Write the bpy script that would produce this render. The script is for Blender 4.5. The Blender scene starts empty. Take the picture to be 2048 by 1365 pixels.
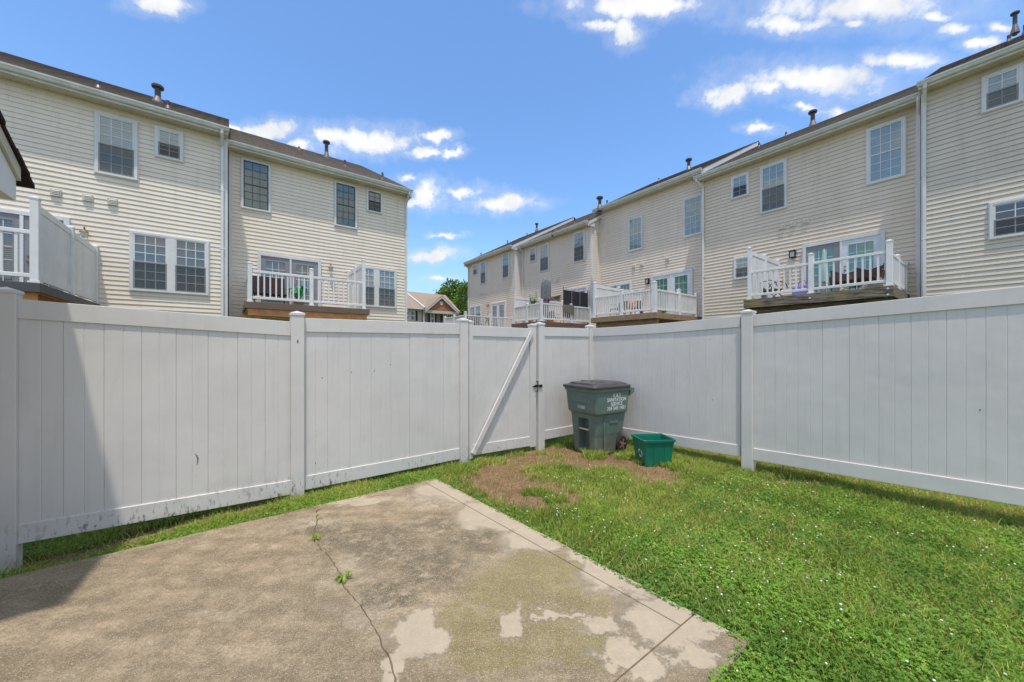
import bpy, bmesh, math, random
import numpy as np
from mathutils import Vector, Matrix, noise
random.seed(7); RNG = np.random.default_rng(11)
S = bpy.context.scene; COL = S.collection

# ------------------------------------------------------------------ camera
F = 745.0; CX = 1024.0; HY = 702.0; CH = 1.45
cam = bpy.data.cameras.new('camera'); camo = bpy.data.objects.new('camera', cam); COL.objects.link(camo)
camo.location = (0, 0, CH); camo.rotation_euler = (math.radians(90), 0, 0)
cam.sensor_width = 36; cam.lens = F/2048*36; cam.shift_y = (HY-682.5)/2048
cam.clip_start = 0.05; cam.clip_end = 2000; S.camera = camo
D1 = Vector((0.7979, 0.6028)); D2 = Vector((-0.6028, 0.7979))      # along the left row, away from it

# ------------------------------------------------------------------ light
SUN_TO = Vector((D1.x*0.36+D2.x*0.60, D1.y*0.36+D2.y*0.60, -2.5)).normalized()
sun = bpy.data.lights.new('sun', 'SUN'); suno = bpy.data.objects.new('sun', sun); COL.objects.link(suno)
suno.rotation_euler = SUN_TO.to_track_quat('-Z', 'Y').to_euler()
sun.energy = 2.0; sun.angle = math.radians(1.3); sun.color = (1.0, 0.93, 0.83)
S.view_settings.view_transform = 'Standard'; S.view_settings.look = 'None'
S.view_settings.exposure = 0.98; S.view_settings.gamma = 1.0; S.view_settings.use_curve_mapping = False
S.cycles.max_bounces = 8; S.cycles.transparent_max_bounces = 16

W = bpy.data.worlds.new('World'); S.world = W; W.use_nodes = True
wn, wl = W.node_tree.nodes, W.node_tree.links
wn.clear()

def nnode(nt, typ, **kw):
    n = nt.nodes.new(typ)
    for k, v in kw.items():
        if k.startswith('i_'):
            key = k[2:]; key = int(key) if key.isdigit() else key.replace('_', ' ')
            n.inputs[key].default_value = v
        else: setattr(n, k, v)
    return n
def mth(nt, op, a, b=None, c=None, clamp=False):
    n = nt.nodes.new('ShaderNodeMath'); n.operation = op; n.use_clamp = clamp
    for i, v in enumerate((a, b, c)):
        if v is None: continue
        if isinstance(v, (int, float)): n.inputs[i].default_value = v
        else: nt.links.new(v, n.inputs[i])
    return n.outputs[0]
def vmth(nt, op, a, b=None):
    n = nt.nodes.new('ShaderNodeVectorMath'); n.operation = op
    for i, v in enumerate((a, b)):
        if v is None: continue
        if isinstance(v, (tuple, list)): n.inputs[i].default_value = v
        else: nt.links.new(v, n.inputs[i])
    return n
def mixc(nt, f, a, b, mode='MIX'):
    n = nt.nodes.new('ShaderNodeMix'); n.data_type = 'RGBA'; n.blend_type = mode
    for k, v in ((0, f), (6, a), (7, b)):
        if isinstance(v, (int, float)): n.inputs[k].default_value = v
        elif isinstance(v, (tuple, list)): n.inputs[k].default_value = (*v[:3], 1)
        else: nt.links.new(v, n.inputs[k])
    return n.outputs[2]
def ramp(nt, v, stops):
    n = nt.nodes.new('ShaderNodeMapRange'); n.interpolation_type = 'SMOOTHSTEP'
    n.inputs[1].default_value, n.inputs[2].default_value = stops[0], stops[1]
    n.inputs[3].default_value, n.inputs[4].default_value = (stops[2], stops[3]) if len(stops) > 2 else (0, 1)
    nt.links.new(v, n.inputs[0]); return n.outputs[0]
def tnoise(nt, vec, scale, detail=4, rough=.55, w=None):
    n = nt.nodes.new('ShaderNodeTexNoise'); n.inputs['Scale'].default_value = scale
    n.inputs['Detail'].default_value = detail; n.inputs['Roughness'].default_value = rough
    if vec is not None: nt.links.new(vec, n.inputs['Vector'])
    return n
def blobs(nt, vec, ells):
    """max over ellipses of (1 - distance/radius) in the plane of vec"""
    out = None
    for (cx, cy, rx, ry) in ells:
        a = vmth(nt, 'SUBTRACT', vec, (cx, cy, 0)).outputs[0]
        b = vmth(nt, 'MULTIPLY', a, (1/rx, 1/ry, 0)).outputs[0]
        l = vmth(nt, 'LENGTH', b).outputs['Value']
        m = mth(nt, 'SUBTRACT', 1, l)
        out = m if out is None else mth(nt, 'MAXIMUM', out, m)
    return out

sky = nnode(W.node_tree, 'ShaderNodeTexSky', sky_type='NISHITA', sun_disc=False)
sky.sun_elevation = math.asin(-SUN_TO.z); sky.sun_rotation = math.atan2(-SUN_TO.x, -SUN_TO.y)
sky.air_density = 1.0; sky.dust_density = 0.6; sky.ozone_density = 1.6
tc = wn.new('ShaderNodeTexCoord'); nt = W.node_tree
sep = wn.new('ShaderNodeSeparateXYZ'); wl.new(tc.outputs['Generated'], sep.inputs[0])
yy = mth(nt, 'MAXIMUM', sep.outputs[1], 0.05)
cu = mth(nt, 'DIVIDE', sep.outputs[0], yy); cv = mth(nt, 'DIVIDE', sep.outputs[2], yy)
cmb = wn.new('ShaderNodeCombineXYZ'); wl.new(cu, cmb.inputs[0]); wl.new(cv, cmb.inputs[1])
nd = tnoise(nt, tc.outputs['Generated'], 9, 6, .6)
off = vmth(nt, 'SUBTRACT', nd.outputs['Color'], (.5, .5, .5)).outputs[0]
off = vmth(nt, 'MULTIPLY', off, (.16, .07, 0)).outputs[0]
nd2 = tnoise(nt, tc.outputs['Generated'], 38, 8, .65)
off2 = vmth(nt, 'MULTIPLY', vmth(nt, 'SUBTRACT', nd2.outputs['Color'], (.5, .5, .5)).outputs[0], (.07, .035, 0)).outputs[0]
off = vmth(nt, 'ADD', off, off2).outputs[0]
cvec = vmth(nt, 'ADD', cmb.outputs[0], off).outputs[0]
CL = [(320,6,62,20),(1285,8,150,26),(1250,60,38,26),(1200,45,45,12),(1720,15,215,40),(1580,45,110,20),
      (1915,58,46,16),(1965,82,60,16),(1870,30,40,12),(1815,118,100,20),(1635,160,160,36),(1452,190,55,22),(1545,175,60,20),
      (1608,216,30,10),(1672,220,36,16),(1515,262,42,10),(1700,48,40,10),(540,266,50,20),(605,290,42,14),
      (735,278,118,26),(680,275,60,20),(875,272,42,12),(850,302,55,11),(908,305,30,9),(808,355,28,9),(850,388,52,28),
      (925,383,55,15),(1003,406,76,18),(888,473,34,6),(858,513,60,13),(880,563,40,7),(830,400,40,12),(478,256,20,9),(2000,50,30,10)]
m = blobs(nt, cvec, [((x-CX)/F, (HY-y)/F, a/F*1.12, b/F*1.25) for x, y, a, b in CL])
nf = tnoise(nt, tc.outputs['Generated'], 22, 8, .62)
m2 = mth(nt, 'ADD', m, mth(nt, 'MULTIPLY', mth(nt, 'SUBTRACT', nf.outputs[0], .5), 1.7))
inframe = mth(nt, 'MULTIPLY', ramp(nt, cv, (1.05, 1.35, 1, 0)), mth(nt, 'MULTIPLY', ramp(nt, sep.outputs[1], (.3, .42)), 1))
inframe = mth(nt, 'MULTIPLY', inframe, ramp(nt, mth(nt, 'ABSOLUTE', cu), (1.45, 1.9, 1, 0)))
# unseen fair-weather cloud elsewhere, cover thickened to give neutral fill light
zz = mth(nt, 'ADD', mth(nt, 'MAXIMUM', sep.outputs[2], 0), .12)
c3 = wn.new('ShaderNodeCombineXYZ'); wl.new(mth(nt, 'DIVIDE', sep.outputs[0], zz), c3.inputs[0]); wl.new(mth(nt, 'DIVIDE', sep.outputs[1], zz), c3.inputs[1])
ng = tnoise(nt, c3.outputs[0], 1.6, 8, .58)
gen = mth(nt, 'MULTIPLY', ramp(nt, ng.outputs[0], (.44, .58)), mth(nt, 'SUBTRACT', 1, inframe))
cm = mth(nt, 'MULTIPLY', ramp(nt, m2, (.0, .75)), inframe)
wisp = mth(nt, 'MULTIPLY', mth(nt, 'MULTIPLY', ramp(nt, m2, (-.6, .4)), .22), inframe)
cm = mth(nt, 'MAXIMUM', mth(nt, 'MAXIMUM', cm, wisp), gen, clamp=True)
cm = mth(nt, 'MULTIPLY', cm, ramp(nt, sep.outputs[2], (0, .05)))
skyc = mixc(nt, 1.0, sky.outputs[0], (.58, .74, .88), 'MULTIPLY')
# pale haze low down
hz = ramp(nt, sep.outputs[2], (-.02, .34, 1, 0))
skyc = mixc(nt, mth(nt, 'MULTIPLY', hz, .75), skyc, (1.75, 2.35, 3.0))
cshade = mixc(nt, ramp(nt, nd.outputs[0], (.3, .7)), (2.8, 2.9, 3.05), (3.75, 3.75, 3.75))
final = mixc(nt, cm, skyc, cshade)
bg = wn.new('ShaderNodeBackground'); bg.inputs[1].default_value = 0.15; wl.new(final, bg.inputs[0])
wo = wn.new('ShaderNodeOutputWorld'); wl.new(bg.outputs[0], wo.inputs[0])

# ------------------------------------------------------------------ materials
def mat(name, base, rough=.6, var=None, vscale=3, bump=0, bscale=40, spec=.5, metal=0, coords='pos'):
    m = bpy.data.materials.new(name); m.use_nodes = True; t = m.node_tree; n = t.nodes
    b = n['Principled BSDF']; b.inputs['Roughness'].default_value = rough
    b.inputs['Specular IOR Level'].default_value = spec; b.inputs['Metallic'].default_value = metal
    g = n.new('ShaderNodeNewGeometry'); pos = g.outputs['Position']
    oi = n.new('ShaderNodeObjectInfo')
    v2 = tuple(c*.86 for c in base) if var is None else var
    nz = tnoise(t, pos, vscale, 5, .6)
    c = mixc(t, ramp(t, nz.outputs[0], (.3, .7)), base, v2)
    c = mixc(t, mth(t, 'MULTIPLY', oi.outputs['Random'], .09), c, (0, 0, 0))
    t.links.new(c, b.inputs['Base Color'])
    if bump:
        nb = tnoise(t, pos, bscale, 6, .6); bp = n.new('ShaderNodeBump'); bp.inputs['Strength'].default_value = bump
        bp.inputs['Distance'].default_value = .01; t.links.new(nb.outputs[0], bp.inputs['Height']); t.links.new(bp.outputs[0], b.inputs['Normal'])
    m['c'] = 1
    return m

M = {}
M['trim'] = mat('white_trim', (.74, .74, .72), .42, (.66, .66, .64), 2)
M['deckwhite'] = mat('white_vinyl_rail', (.80, .80, .79), .4, (.72, .71, .69), 3)
M['gutter'] = mat('white_gutter_paint', (.70, .71, .67), .4, (.58, .59, .54), 4)
M['soffit'] = mat('soffit_vinyl', (.62, .57, .45), .5)
M['charcoal'] = mat('charcoal_composite', (.075, .078, .085), .6)
M['brown_fascia'] = mat('brown_composite', (.17, .115, .085), .6)
M['tan_wood'] = mat('tan_stained_wood', (.36, .24, .155), .7, (.27, .175, .11), 6, .3)
M['bronze'] = mat('dark_bronze_frame', (.085, .085, .09), .45)
M['greydoor'] = mat('grey_door_paint', (.27, .265, .28), .5)
M['whitedoor'] = mat('white_door_paint', (.72, .74, .77), .4)
M['brass'] = mat('aged_brass', (.28, .16, .06), .45, metal=.6)
M['black'] = mat('black_metal', (.015, .015, .016), .45)
M['pipe'] = mat('dark_grey_pipe', (.06, .06, .07), .5)
M['flash'] = mat('weathered_flashing', (.2, .17, .16), .4, metal=.5)
M['room_dark'] = mat('painted_dim_room', (.03, .032, .035), .8)  # near-black colour on flat plates stands for the darkness of unlit rooms
M['blind'] = mat('white_blind', (.66, .70, .73), .6)
M['blind_tan'] = mat('taupe_blind', (.36, .32, .30), .6)
M['teal'] = mat('teal_curtain', (.12, .26, .25), .8, (.08, .19, .185), 3)
M['green_curtain'] = mat('green_shade', (.13, .44, .34), .8, (.18, .54, .42), 5)
M['lampglass'] = mat('frosted_lamp_glass', (.55, .58, .52), .15)
M['maroon'] = mat('dark_maroon_fabric', (.035, .018, .02), .8)
M['brown_fabric'] = mat('brown_canvas', (.14, .07, .05), .85)
M['purple'] = mat('purple_print_fabric', (.28, .08, .45), .8, (.10, .22, .5), 18)
M['grey_fabric'] = mat('grey_umbrella_cloth', (.20, .22, .245), .85, (.11, .12, .14), 9)
M['teal_cloth'] = mat('pale_teal_cloth', (.38, .55, .52), .85)
M['blackmesh'] = mat('black_screen_cloth', (.02, .018, .028), .7)
M['rug'] = mat('grey_brown_rug', (.24, .21, .18), .95, (.12, .105, .09), 30, .6, 60)
M['potted'] = mat('bright_plant_leaf', (.02, .30, .07), .6)
M['leafy'] = mat('yellow_green_leaf', (.14, .24, .04), .6)
M['basket'] = mat('wicker', (.28, .2, .12), .8, bump=.5)
M['hose'] = mat('cream_hose', (.6, .55, .42), .5)
M['orange'] = mat('orange_print', (.55, .16, .04), .7)
M['lid'] = mat('dark_brown_lid_plastic', (.048, .043, .045), .36, (.07, .062, .063), 6, .1, 120)
M['tubgreen'] = mat('bright_green_plastic', (.006, .20, .115), .42, (.004, .145, .09), 5)
M['rubber'] = mat('black_rubber', (.02, .018, .017), .8)
M['steel'] = mat('galvanised_bar', (.62, .62, .60), .3, metal=.7)
M['letter'] = mat('white_lettering', (.82, .84, .82), .5)
M['mark'] = mat('grey_scuff', (.16, .16, .17), .8)
M['hole'] = mat('dark_speck', (.03, .028, .025), .8)
M['brick'] = mat('red_brown_brick', (.52, .20, .10), .85, (.42, .14, .07), 8)
M['greybrick'] = mat('grey_brown_brick', (.34, .30, .285), .85, (.26, .22, .21), 8)
M['farsiding'] = mat('far_cream_siding', (.80, .70, .52), .6)
M['shutter'] = mat('dark_shutter', (.03, .035, .04), .6)
M['post_base'] = mat('weathered_timber_post', (.30, .21, .12), .9, bump=.4)
M['flowerwhite'] = mat('clover_flower', (.78, .76, .66), .8)
M['pebble'] = mat('small_stone', (.27, .17, .11), .9)
M['straw'] = mat('dry_straw', (.42, .34, .2), .9)

def orange_wood():
    m = mat('orange_pine', (.66, .30, .10), .6, (.50, .20, .07), 5); return m
M['pine'] = orange_wood()
def weathered():
    m = bpy.data.materials.new('weathered_deck_timber'); m.use_nodes = True; t = m.node_tree
    b = t.nodes['Principled BSDF']; b.inputs['Roughness'].default_value = .85
    tcn = t.nodes.new('ShaderNodeTexCoord'); mp = t.nodes.new('ShaderNodeMapping'); mp.inputs['Scale'].default_value = (1.2, 6, 14)
    t.links.new(tcn.outputs['Object'], mp.inputs[0])
    n1 = tnoise(t, mp.outputs[0], 2.2, 8, .7); n2 = tnoise(t, tcn.outputs['Object'], 1.3, 4)
    c = mixc(t, ramp(t, n1.outputs[0], (.35, .65)), (.045, .035, .026), (.27, .225, .165))
    c = mixc(t, mth(t, 'MULTIPLY', ramp(t, n2.outputs[0], (.55, .7)), .5), c, (.26, .2, .055))
    t.links.new(c, b.inputs['Base Color'])
    bp = t.nodes.new('ShaderNodeBump'); bp.inputs['Strength'].default_value = .5; bp.inputs['Distance'].default_value = .01
    t.links.new(n1.outputs[0], bp.inputs['Height']); t.links.new(bp.outputs[0], b.inputs['Normal'])
    return m
M['weathered'] = weathered()

def siding_mat(name, c1, c2):
    m = bpy.data.materials.new(name); m.use_nodes = True; t = m.node_tree; b = t.nodes['Principled BSDF']
    b.inputs['Roughness'].default_value = .48; b.inputs['Specular IOR Level'].default_value = .35
    g = t.nodes.new('ShaderNodeNewGeometry'); oi = t.nodes.new('ShaderNodeObjectInfo')
    mp = t.nodes.new('ShaderNodeMapping'); mp.inputs['Scale'].default_value = (.7, .7, .25); t.links.new(g.outputs['Position'], mp.inputs[0])
    n1 = tnoise(t, mp.outputs[0], 1.1, 6, .6)
    c = mixc(t, ramp(t, n1.outputs[0], (.3, .7)), c1, c2)
    c = mixc(t, mth(t, 'MULTIPLY', oi.outputs['Random'], .10), c, (c2[0]*.55, c2[1]*.55, c2[2]*.5))
    mp4 = t.nodes.new('ShaderNodeMapping'); mp4.inputs['Scale'].default_value = (5, 5, .45); t.links.new(g.outputs['Position'], mp4.inputs[0]); n6 = tnoise(t, mp4.outputs[0], 1.4, 6, .65)
    c = mixc(t, mth(t, 'MULTIPLY', ramp(t, n6.outputs[0], (.48, .75)), .22), c, (c2[0]*.6, c2[1]*.6, c2[2]*.55))
    mp2 = t.nodes.new('ShaderNodeMapping'); mp2.inputs['Scale'].default_value = (3, 3, 60); t.links.new(g.outputs['Position'], mp2.inputs[0])
    n2 = tnoise(t, mp2.outputs[0], 6, 5, .6)
    bp = t.nodes.new('ShaderNodeBump'); bp.inputs['Strength'].default_value = .12; bp.inputs['Distance'].default_value = .004
    t.links.new(n2.outputs[0], bp.inputs['Height']); t.links.new(bp.outputs[0], b.inputs['Normal'])
    t.links.new(c, b.inputs['Base Color']); return m
M['cream'] = siding_mat('cream_vinyl_siding', (.82, .735, .615), (.77, .68, .56))
M['beige'] = siding_mat('beige_vinyl_siding', (.76, .65, .525), (.69, .585, .465))
M['greybeige'] = siding_mat('grey_beige_vinyl_siding', (.67, .60, .50), (.61, .54, .44))
M['beige2'] = siding_mat('rosy_beige_vinyl_siding', (.80, .69, .57), (.74, .63, .515))

def roof_mat(name, a, b_, c_):
    m = bpy.data.materials.new(name); m.use_nodes = True; t = m.node_tree; b = t.nodes['Principled BSDF']
    b.inputs['Roughness'].default_value = .95; b.inputs['Specular IOR Level'].default_value = .15
    tcn = t.nodes.new('ShaderNodeTexCoord'); br = t.nodes.new('ShaderNodeTexBrick')
    t.links.new(tcn.outputs['UV'], br.inputs['Vector'])
    br.inputs['Scale'].default_value = 1; br.inputs['Brick Width'].default_value = .24; br.inputs['Row Height'].default_value = .14
    br.inputs['Mortar Size'].default_value = .008; br.offset = .37
    br.inputs['Color1'].default_value = (*a, 1); br.inputs['Color2'].default_value = (*b_, 1); br.inputs['Mortar'].default_value = (.02, .018, .016, 1)
    mpr = t.nodes.new('ShaderNodeMapping'); mpr.inputs['Scale'].default_value = (2.2, 9, 1); t.links.new(tcn.outputs['UV'], mpr.inputs[0])
    n1 = tnoise(t, mpr.outputs[0], 2.0, 8, .8); n2 = tnoise(t, tcn.outputs['UV'], 60, 3, .7)
    c = mixc(t, .55, br.outputs['Color'], mixc(t, ramp(t, n1.outputs[0], (.35, .65)), b_, c_))
    c = mixc(t, mth(t, 'MULTIPLY', ramp(t, n2.outputs[0], (.4, .7)), .2), c, (.05, .042, .036))
    t.links.new(c, b.inputs['Base Color'])
    bp = t.nodes.new('ShaderNodeBump'); bp.inputs['Strength'].default_value = .2; bp.inputs['Distance'].default_value = .006
    t.links.new(br.outputs['Fac'], bp.inputs['Height']); bp.invert = True
    t.links.new(bp.outputs[0], b.inputs['Normal']); return m
M['roof'] = roof_mat('brown_shingles', (.16, .138, .122), (.085, .076, .072), (.25, .195, .15))
M['farroof'] = roof_mat('tan_shingles', (.36, .285, .215), (.29, .225, .165), (.42, .33, .235))
M['shedroof'] = roof_mat('maroon_shingles', (.05, .026, .032), (.028, .016, .02), (.075, .045, .045))

def glass_mat():
    m = bpy.data.materials.new('window_glass'); m.use_nodes = True; t = m.node_tree; n = t.nodes; n.clear()
    o = n.new('ShaderNodeOutputMaterial'); mx = n.new('ShaderNodeMixShader'); tr = n.new('ShaderNodeBsdfTransparent'); gl = n.new('ShaderNodeBsdfGlossy')
    gl.inputs['Roughness'].default_value = .03; tr.inputs[0].default_value = (.84, .92, .90, 1)
    lw = n.new('ShaderNodeLayerWeight'); lw.inputs[0].default_value = .45
    f = mth(t, 'ADD', mth(t, 'MULTIPLY', lw.outputs['Fresnel'], .62), .09, clamp=True)
    g = n.new('ShaderNodeNewGeometry'); nz = tnoise(t, g.outputs['Position'], 1.6, 2)
    bp = n.new('ShaderNodeBump'); bp.inputs['Strength'].default_value = .04; bp.inputs['Distance'].default_value = .03
    t.links.new(nz.outputs[0], bp.inputs['Height']); t.links.new(bp.outputs[0], gl.inputs['Normal'])
    t.links.new(f, mx.inputs[0]); t.links.new(tr.outputs[0], mx.inputs[1]); t.links.new(gl.outputs[0], mx.inputs[2]); t.links.new(mx.outputs[0], o.inputs[0])
    return m
M['glass'] = glass_mat()
def screen_mat():
    m = bpy.data.materials.new('insect_screen'); m.use_nodes = True; t = m.node_tree; n = t.nodes; n.clear()
    o = n.new('ShaderNodeOutputMaterial'); mx = n.new('ShaderNodeMixShader'); tr = n.new('ShaderNodeBsdfTransparent'); df = n.new('ShaderNodeBsdfDiffuse')
    df.inputs[0].default_value = (.055, .055, .06, 1); mx.inputs[0].default_value = .40
    t.links.new(tr.outputs[0], mx.inputs[1]); t.links.new(df.outputs[0], mx.inputs[2]); t.links.new(mx.outputs[0], o.inputs[0]); return m
M['screen'] = screen_mat()

def fence_mat():
    m = bpy.data.materials.new('white_vinyl_fence'); m.use_nodes = True; t = m.node_tree; b = t.nodes['Principled BSDF']
    b.inputs['Roughness'].default_value = .42; b.inputs['Specular IOR Level'].default_value = .4
    g = t.nodes.new('ShaderNodeNewGeometry'); pos = g.outputs['Position']; oi = t.nodes.new('ShaderNodeObjectInfo')
    sp = t.nodes.new('ShaderNodeSeparateXYZ'); t.links.new(pos, sp.inputs[0])
    n1 = tnoise(t, pos, 1.3, 5, .6)
    c = mixc(t, ramp(t, n1.outputs[0], (.3, .7)), (.655, .622, .585), (.605, .575, .54))
    c = mixc(t, mth(t, 'MULTIPLY', oi.outputs['Random'], .06), c, (.35, .35, .36))
    # splash dirt and mildew near the ground
    mp = t.nodes.new('ShaderNodeMapping'); mp.inputs['Scale'].default_value = (1, 1, .35); t.links.new(pos, mp.inputs[0])
    n2 = tnoise(t, mp.outputs[0], 34, 6, .72); n3 = tnoise(t, pos, 2.2, 3)
    low = ramp(t, sp.outputs[2], (.05, .27, 1, 0)); low2 = ramp(t, sp.outputs[2], (-.1, .12, 1, 0))
    left = ramp(t, sp.outputs[0], (-2.4, 2.5, 1, .12))
    k = mth(t, 'MULTIPLY', mth(t, 'MULTIPLY', ramp(t, n2.outputs[0], (.52, .62)), low), mth(t, 'MULTIPLY', left, ramp(t, n3.outputs[0], (.35, .6))))
    c = mixc(t, mth(t, 'MULTIPLY', k, .85), c, (.05, .048, .042))
    k2 = mth(t, 'MULTIPLY', low2, mth(t, 'MULTIPLY', ramp(t, n3.outputs[0], (.4, .65)), .7))
    c = mixc(t, k2, c, (.26, .17, .10))
    n4 = tnoise(t, pos, 70, 2, .5)
    c = mixc(t, mth(t, 'MULTIPLY', ramp(t, n4.outputs[0], (.72, .76)), .25), c, (.2, .2, .2))
    n5 = tnoise(t, pos, 3.0, 2, .5); bp = t.nodes.new('ShaderNodeBump'); bp.inputs['Strength'].default_value = .35; bp.inputs['Distance'].default_value = .02
    t.links.new(n5.outputs[0], bp.inputs['Height']); t.links.new(bp.outputs[0], b.inputs['Normal'])
    mp3 = t.nodes.new('ShaderNodeMapping'); mp3.inputs['Scale'].default_value = (9, 9, .8); t.links.new(pos, mp3.inputs[0]); n6 = tnoise(t, mp3.outputs[0], 2, 5, .6)
    c = mixc(t, mth(t, 'MULTIPLY', ramp(t, n6.outputs[0], (.5, .75)), .14), c, (.34, .33, .28))
    t.links.new(c, b.inputs['Base Color']); return m
M['fence'] = fence_mat()

def tint_mat(name, dark, light, dry, rough=.6, trans=.25):
    """foliage: colour varies per leaf through a face attribute"""
    m = bpy.data.materials.new(name); m.use_nodes = True; t = m.node_tree; n = t.nodes; b = n['Principled BSDF']
    b.inputs['Roughness'].default_value = rough; b.inputs['Specular IOR Level'].default_value = .3
    a = n.new('ShaderNodeAttribute'); a.attribute_name = 'tint'
    sp = n.new('ShaderNodeSeparateXYZ'); t.links.new(a.outputs['Vector'], sp.inputs[0])
    c = mixc(t, sp.outputs[0], dark, light); c = mixc(t, sp.outputs[1], c, dry)
    t.links.new(c, b.inputs['Base Color'])
    if trans:
        o = [x for x in n if x.type == 'OUTPUT_MATERIAL'][0]; tl = n.new('ShaderNodeBsdfTranslucent'); mx = n.new('ShaderNodeMixShader')
        mx.inputs[0].default_value = trans; t.links.new(c, tl.inputs[0]); t.links.new(b.outputs[0], mx.inputs[1]); t.links.new(tl.outputs[0], mx.inputs[2]); t.links.new(mx.outputs[0], o.inputs[0])
    return m
M['grass'] = tint_mat('lawn_grass', (.12, .225, .02), (.38, .48, .07), (.58, .47, .17))
M['clover'] = tint_mat('clover_leaf', (.045, .14, .016), (.22, .41, .045), (.46, .48, .09))
M['treeleaf'] = tint_mat('tree_leaf', (.06, .13, .02), (.19, .32, .05), (.30, .36, .06), .7, .2)
M['bark'] = mat('tree_bark', (.10, .075, .055), .9, bump=.6)

# ------------------------------------------------------------------ helpers
class MB:
    def __init__(s): s.v = []; s.f = []; s.uv = None
    def add(s, vs, fs):
        o = len(s.v); s.v += [tuple(p) for p in vs]; s.f += [tuple(i+o for i in f) for f in fs]; return s
    def box(s, x0, x1, y0, y1, z0, z1): return s.sbox(x0, x1, y0, y1, z0, z0, z1, z1)
    def sbox(s, x0, x1, y0, y1, zb0, zb1, zt0, zt1):
        v = [(x0,y0,zb0),(x1,y0,zb1),(x1,y1,zb1),(x0,y1,zb0),(x0,y0,zt0),(x1,y0,zt1),(x1,y1,zt1),(x0,y1,zt0)]
        return s.add(v, [(3,2,1,0),(4,5,6,7),(0,1,5,4),(1,2,6,5),(2,3,7,6),(3,0,4,7)])
    def ring(s, x0, x1, z0, z1, w, y0, y1, wb=None):
        wb = w if wb is None else wb
        s.box(x0, x0+w, y0, y1, z0, z1); s.box(x1-w, x1, y0, y1, z0, z1)
        s.box(x0+w, x1-w, y0, y1, z1-w, z1); s.box(x0+w, x1-w, y0, y1, z0, z0+wb); return s
    def tube(s, pts, r, n=8, cap=True):
        pts = [Vector(p) for p in pts]; rr = r if isinstance(r, (list, tuple)) else [r]*len(pts)
        o = len(s.v)
        for i, p in enumerate(pts):
            d = (pts[min(i+1, len(pts)-1)] - pts[max(i-1, 0)]).normalized()
            a = d.orthogonal().normalized() if i == 0 else (a - d*a.dot(d)).normalized()
            b = d.cross(a)
            for k in range(n):
                t = 2*math.pi*k/n; s.v.append(tuple(p + (a*math.cos(t)+b*math.sin(t))*rr[i]))
        for i in range(len(pts)-1):
            for k in range(n):
                s.f.append((o+i*n+k, o+i*n+(k+1) % n, o+(i+1)*n+(k+1) % n, o+(i+1)*n+k))
        if cap: s.f.append(tuple(o+k for k in range(n))[::-1]); s.f.append(tuple(o+(len(pts)-1)*n+k for k in range(n)))
        return s
    def lathe(s, c, prof, n=16):
        o = len(s.v); cx, cy = c
        for r, z in prof:
            for k in range(n):
                t = 2*math.pi*k/n; s.v.append((cx+r*math.cos(t), cy+r*math.sin(t), z))
        for i in range(len(prof)-1):
            for k in range(n): s.f.append((o+i*n+k, o+i*n+(k+1) % n, o+(i+1)*n+(k+1) % n, o+(i+1)*n+k))
        s.f.append(tuple(o+k for k in range(n))[::-1]); s.f.append(tuple(o+(len(prof)-1)*n+k for k in range(n))); return s
    def prism(s, poly, axis, a, b):
        """poly of 2D points extruded along axis from a to b; axis x: (y,z), y: (x,z), z: (x,y)"""
        def P(p, t): return {'x': (t, p[0], p[1]), 'y': (p[0], t, p[1]), 'z': (p[0], p[1], t)}[axis]
        n = len(poly); v = [P(p, a) for p in poly] + [P(p, b) for p in poly]
        area = sum(poly[i][0]*poly[(i+1) % n][1]-poly[(i+1) % n][0]*poly[i][1] for i in range(n))
        fs = [tuple(range(n))[::-1], tuple(range(n, 2*n))] + [(i, (i+1) % n, n+(i+1) % n, n+i) for i in range(n)]
        flip = (area < 0) != (axis == 'y') != (b < a)
        if flip: fs = [f[::-1] for f in fs]
        return s.add(v, fs)
    def mesh(s, name, m, smooth=False):
        me = bpy.data.meshes.new(name); me.from_pydata(s.v, [], s.f); me.update()
        if m is not None: me.materials.append(m)
        if smooth: me.polygons.foreach_set('use_smooth', [True]*len(me.polygons))
        return me
    def build(s, name, m, parent=None, smooth=False, bevel=0, loc=None):
        o = bpy.data.objects.new(name, s.mesh(name, m, smooth)); COL.objects.link(o)
        if parent is not None: o.parent = parent
        if loc is not None: o.location = loc
        if bevel:
            b = o.modifiers.new('bevel', 'BEVEL'); b.width = bevel; b.segments = 2; b.limit_method = 'ANGLE'
        return o
def inst(name, me, parent, loc=(0,0,0), scale=None, rot=None):
    o = bpy.data.objects.new(name, me); COL.objects.link(o); o.parent = parent; o.location = loc
    if scale: o.scale = scale
    if rot: o.rotation_euler = rot
    return o
def empty(name, loc, rz=0, label=None, cat=None, group=None):
    o = bpy.data.objects.new(name, None); COL.objects.link(o); o.location = loc; o.rotation_euler = (0, 0, rz); o.empty_display_size = .2
    tag(o, label, cat, group); return o
def tag(o, label=None, cat=None, group=None, kind=None):
    if label: o['label'] = label
    if cat: o['category'] = cat
    if group: o['group'] = group
    if kind: o['kind'] = kind
    return o
UNIT_PANE = MB().add([(-.5,0,-.5),(.5,0,-.5),(.5,0,.5),(-.5,0,.5)], [(0,1,2,3)]).mesh('pane', M['glass'])
SCREEN_ME = MB().add([(-.5,0,-.5),(.5,0,-.5),(.5,0,.5),(-.5,0,.5)], [(0,1,2,3)]).mesh('insect_screen', M['screen'])

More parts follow.
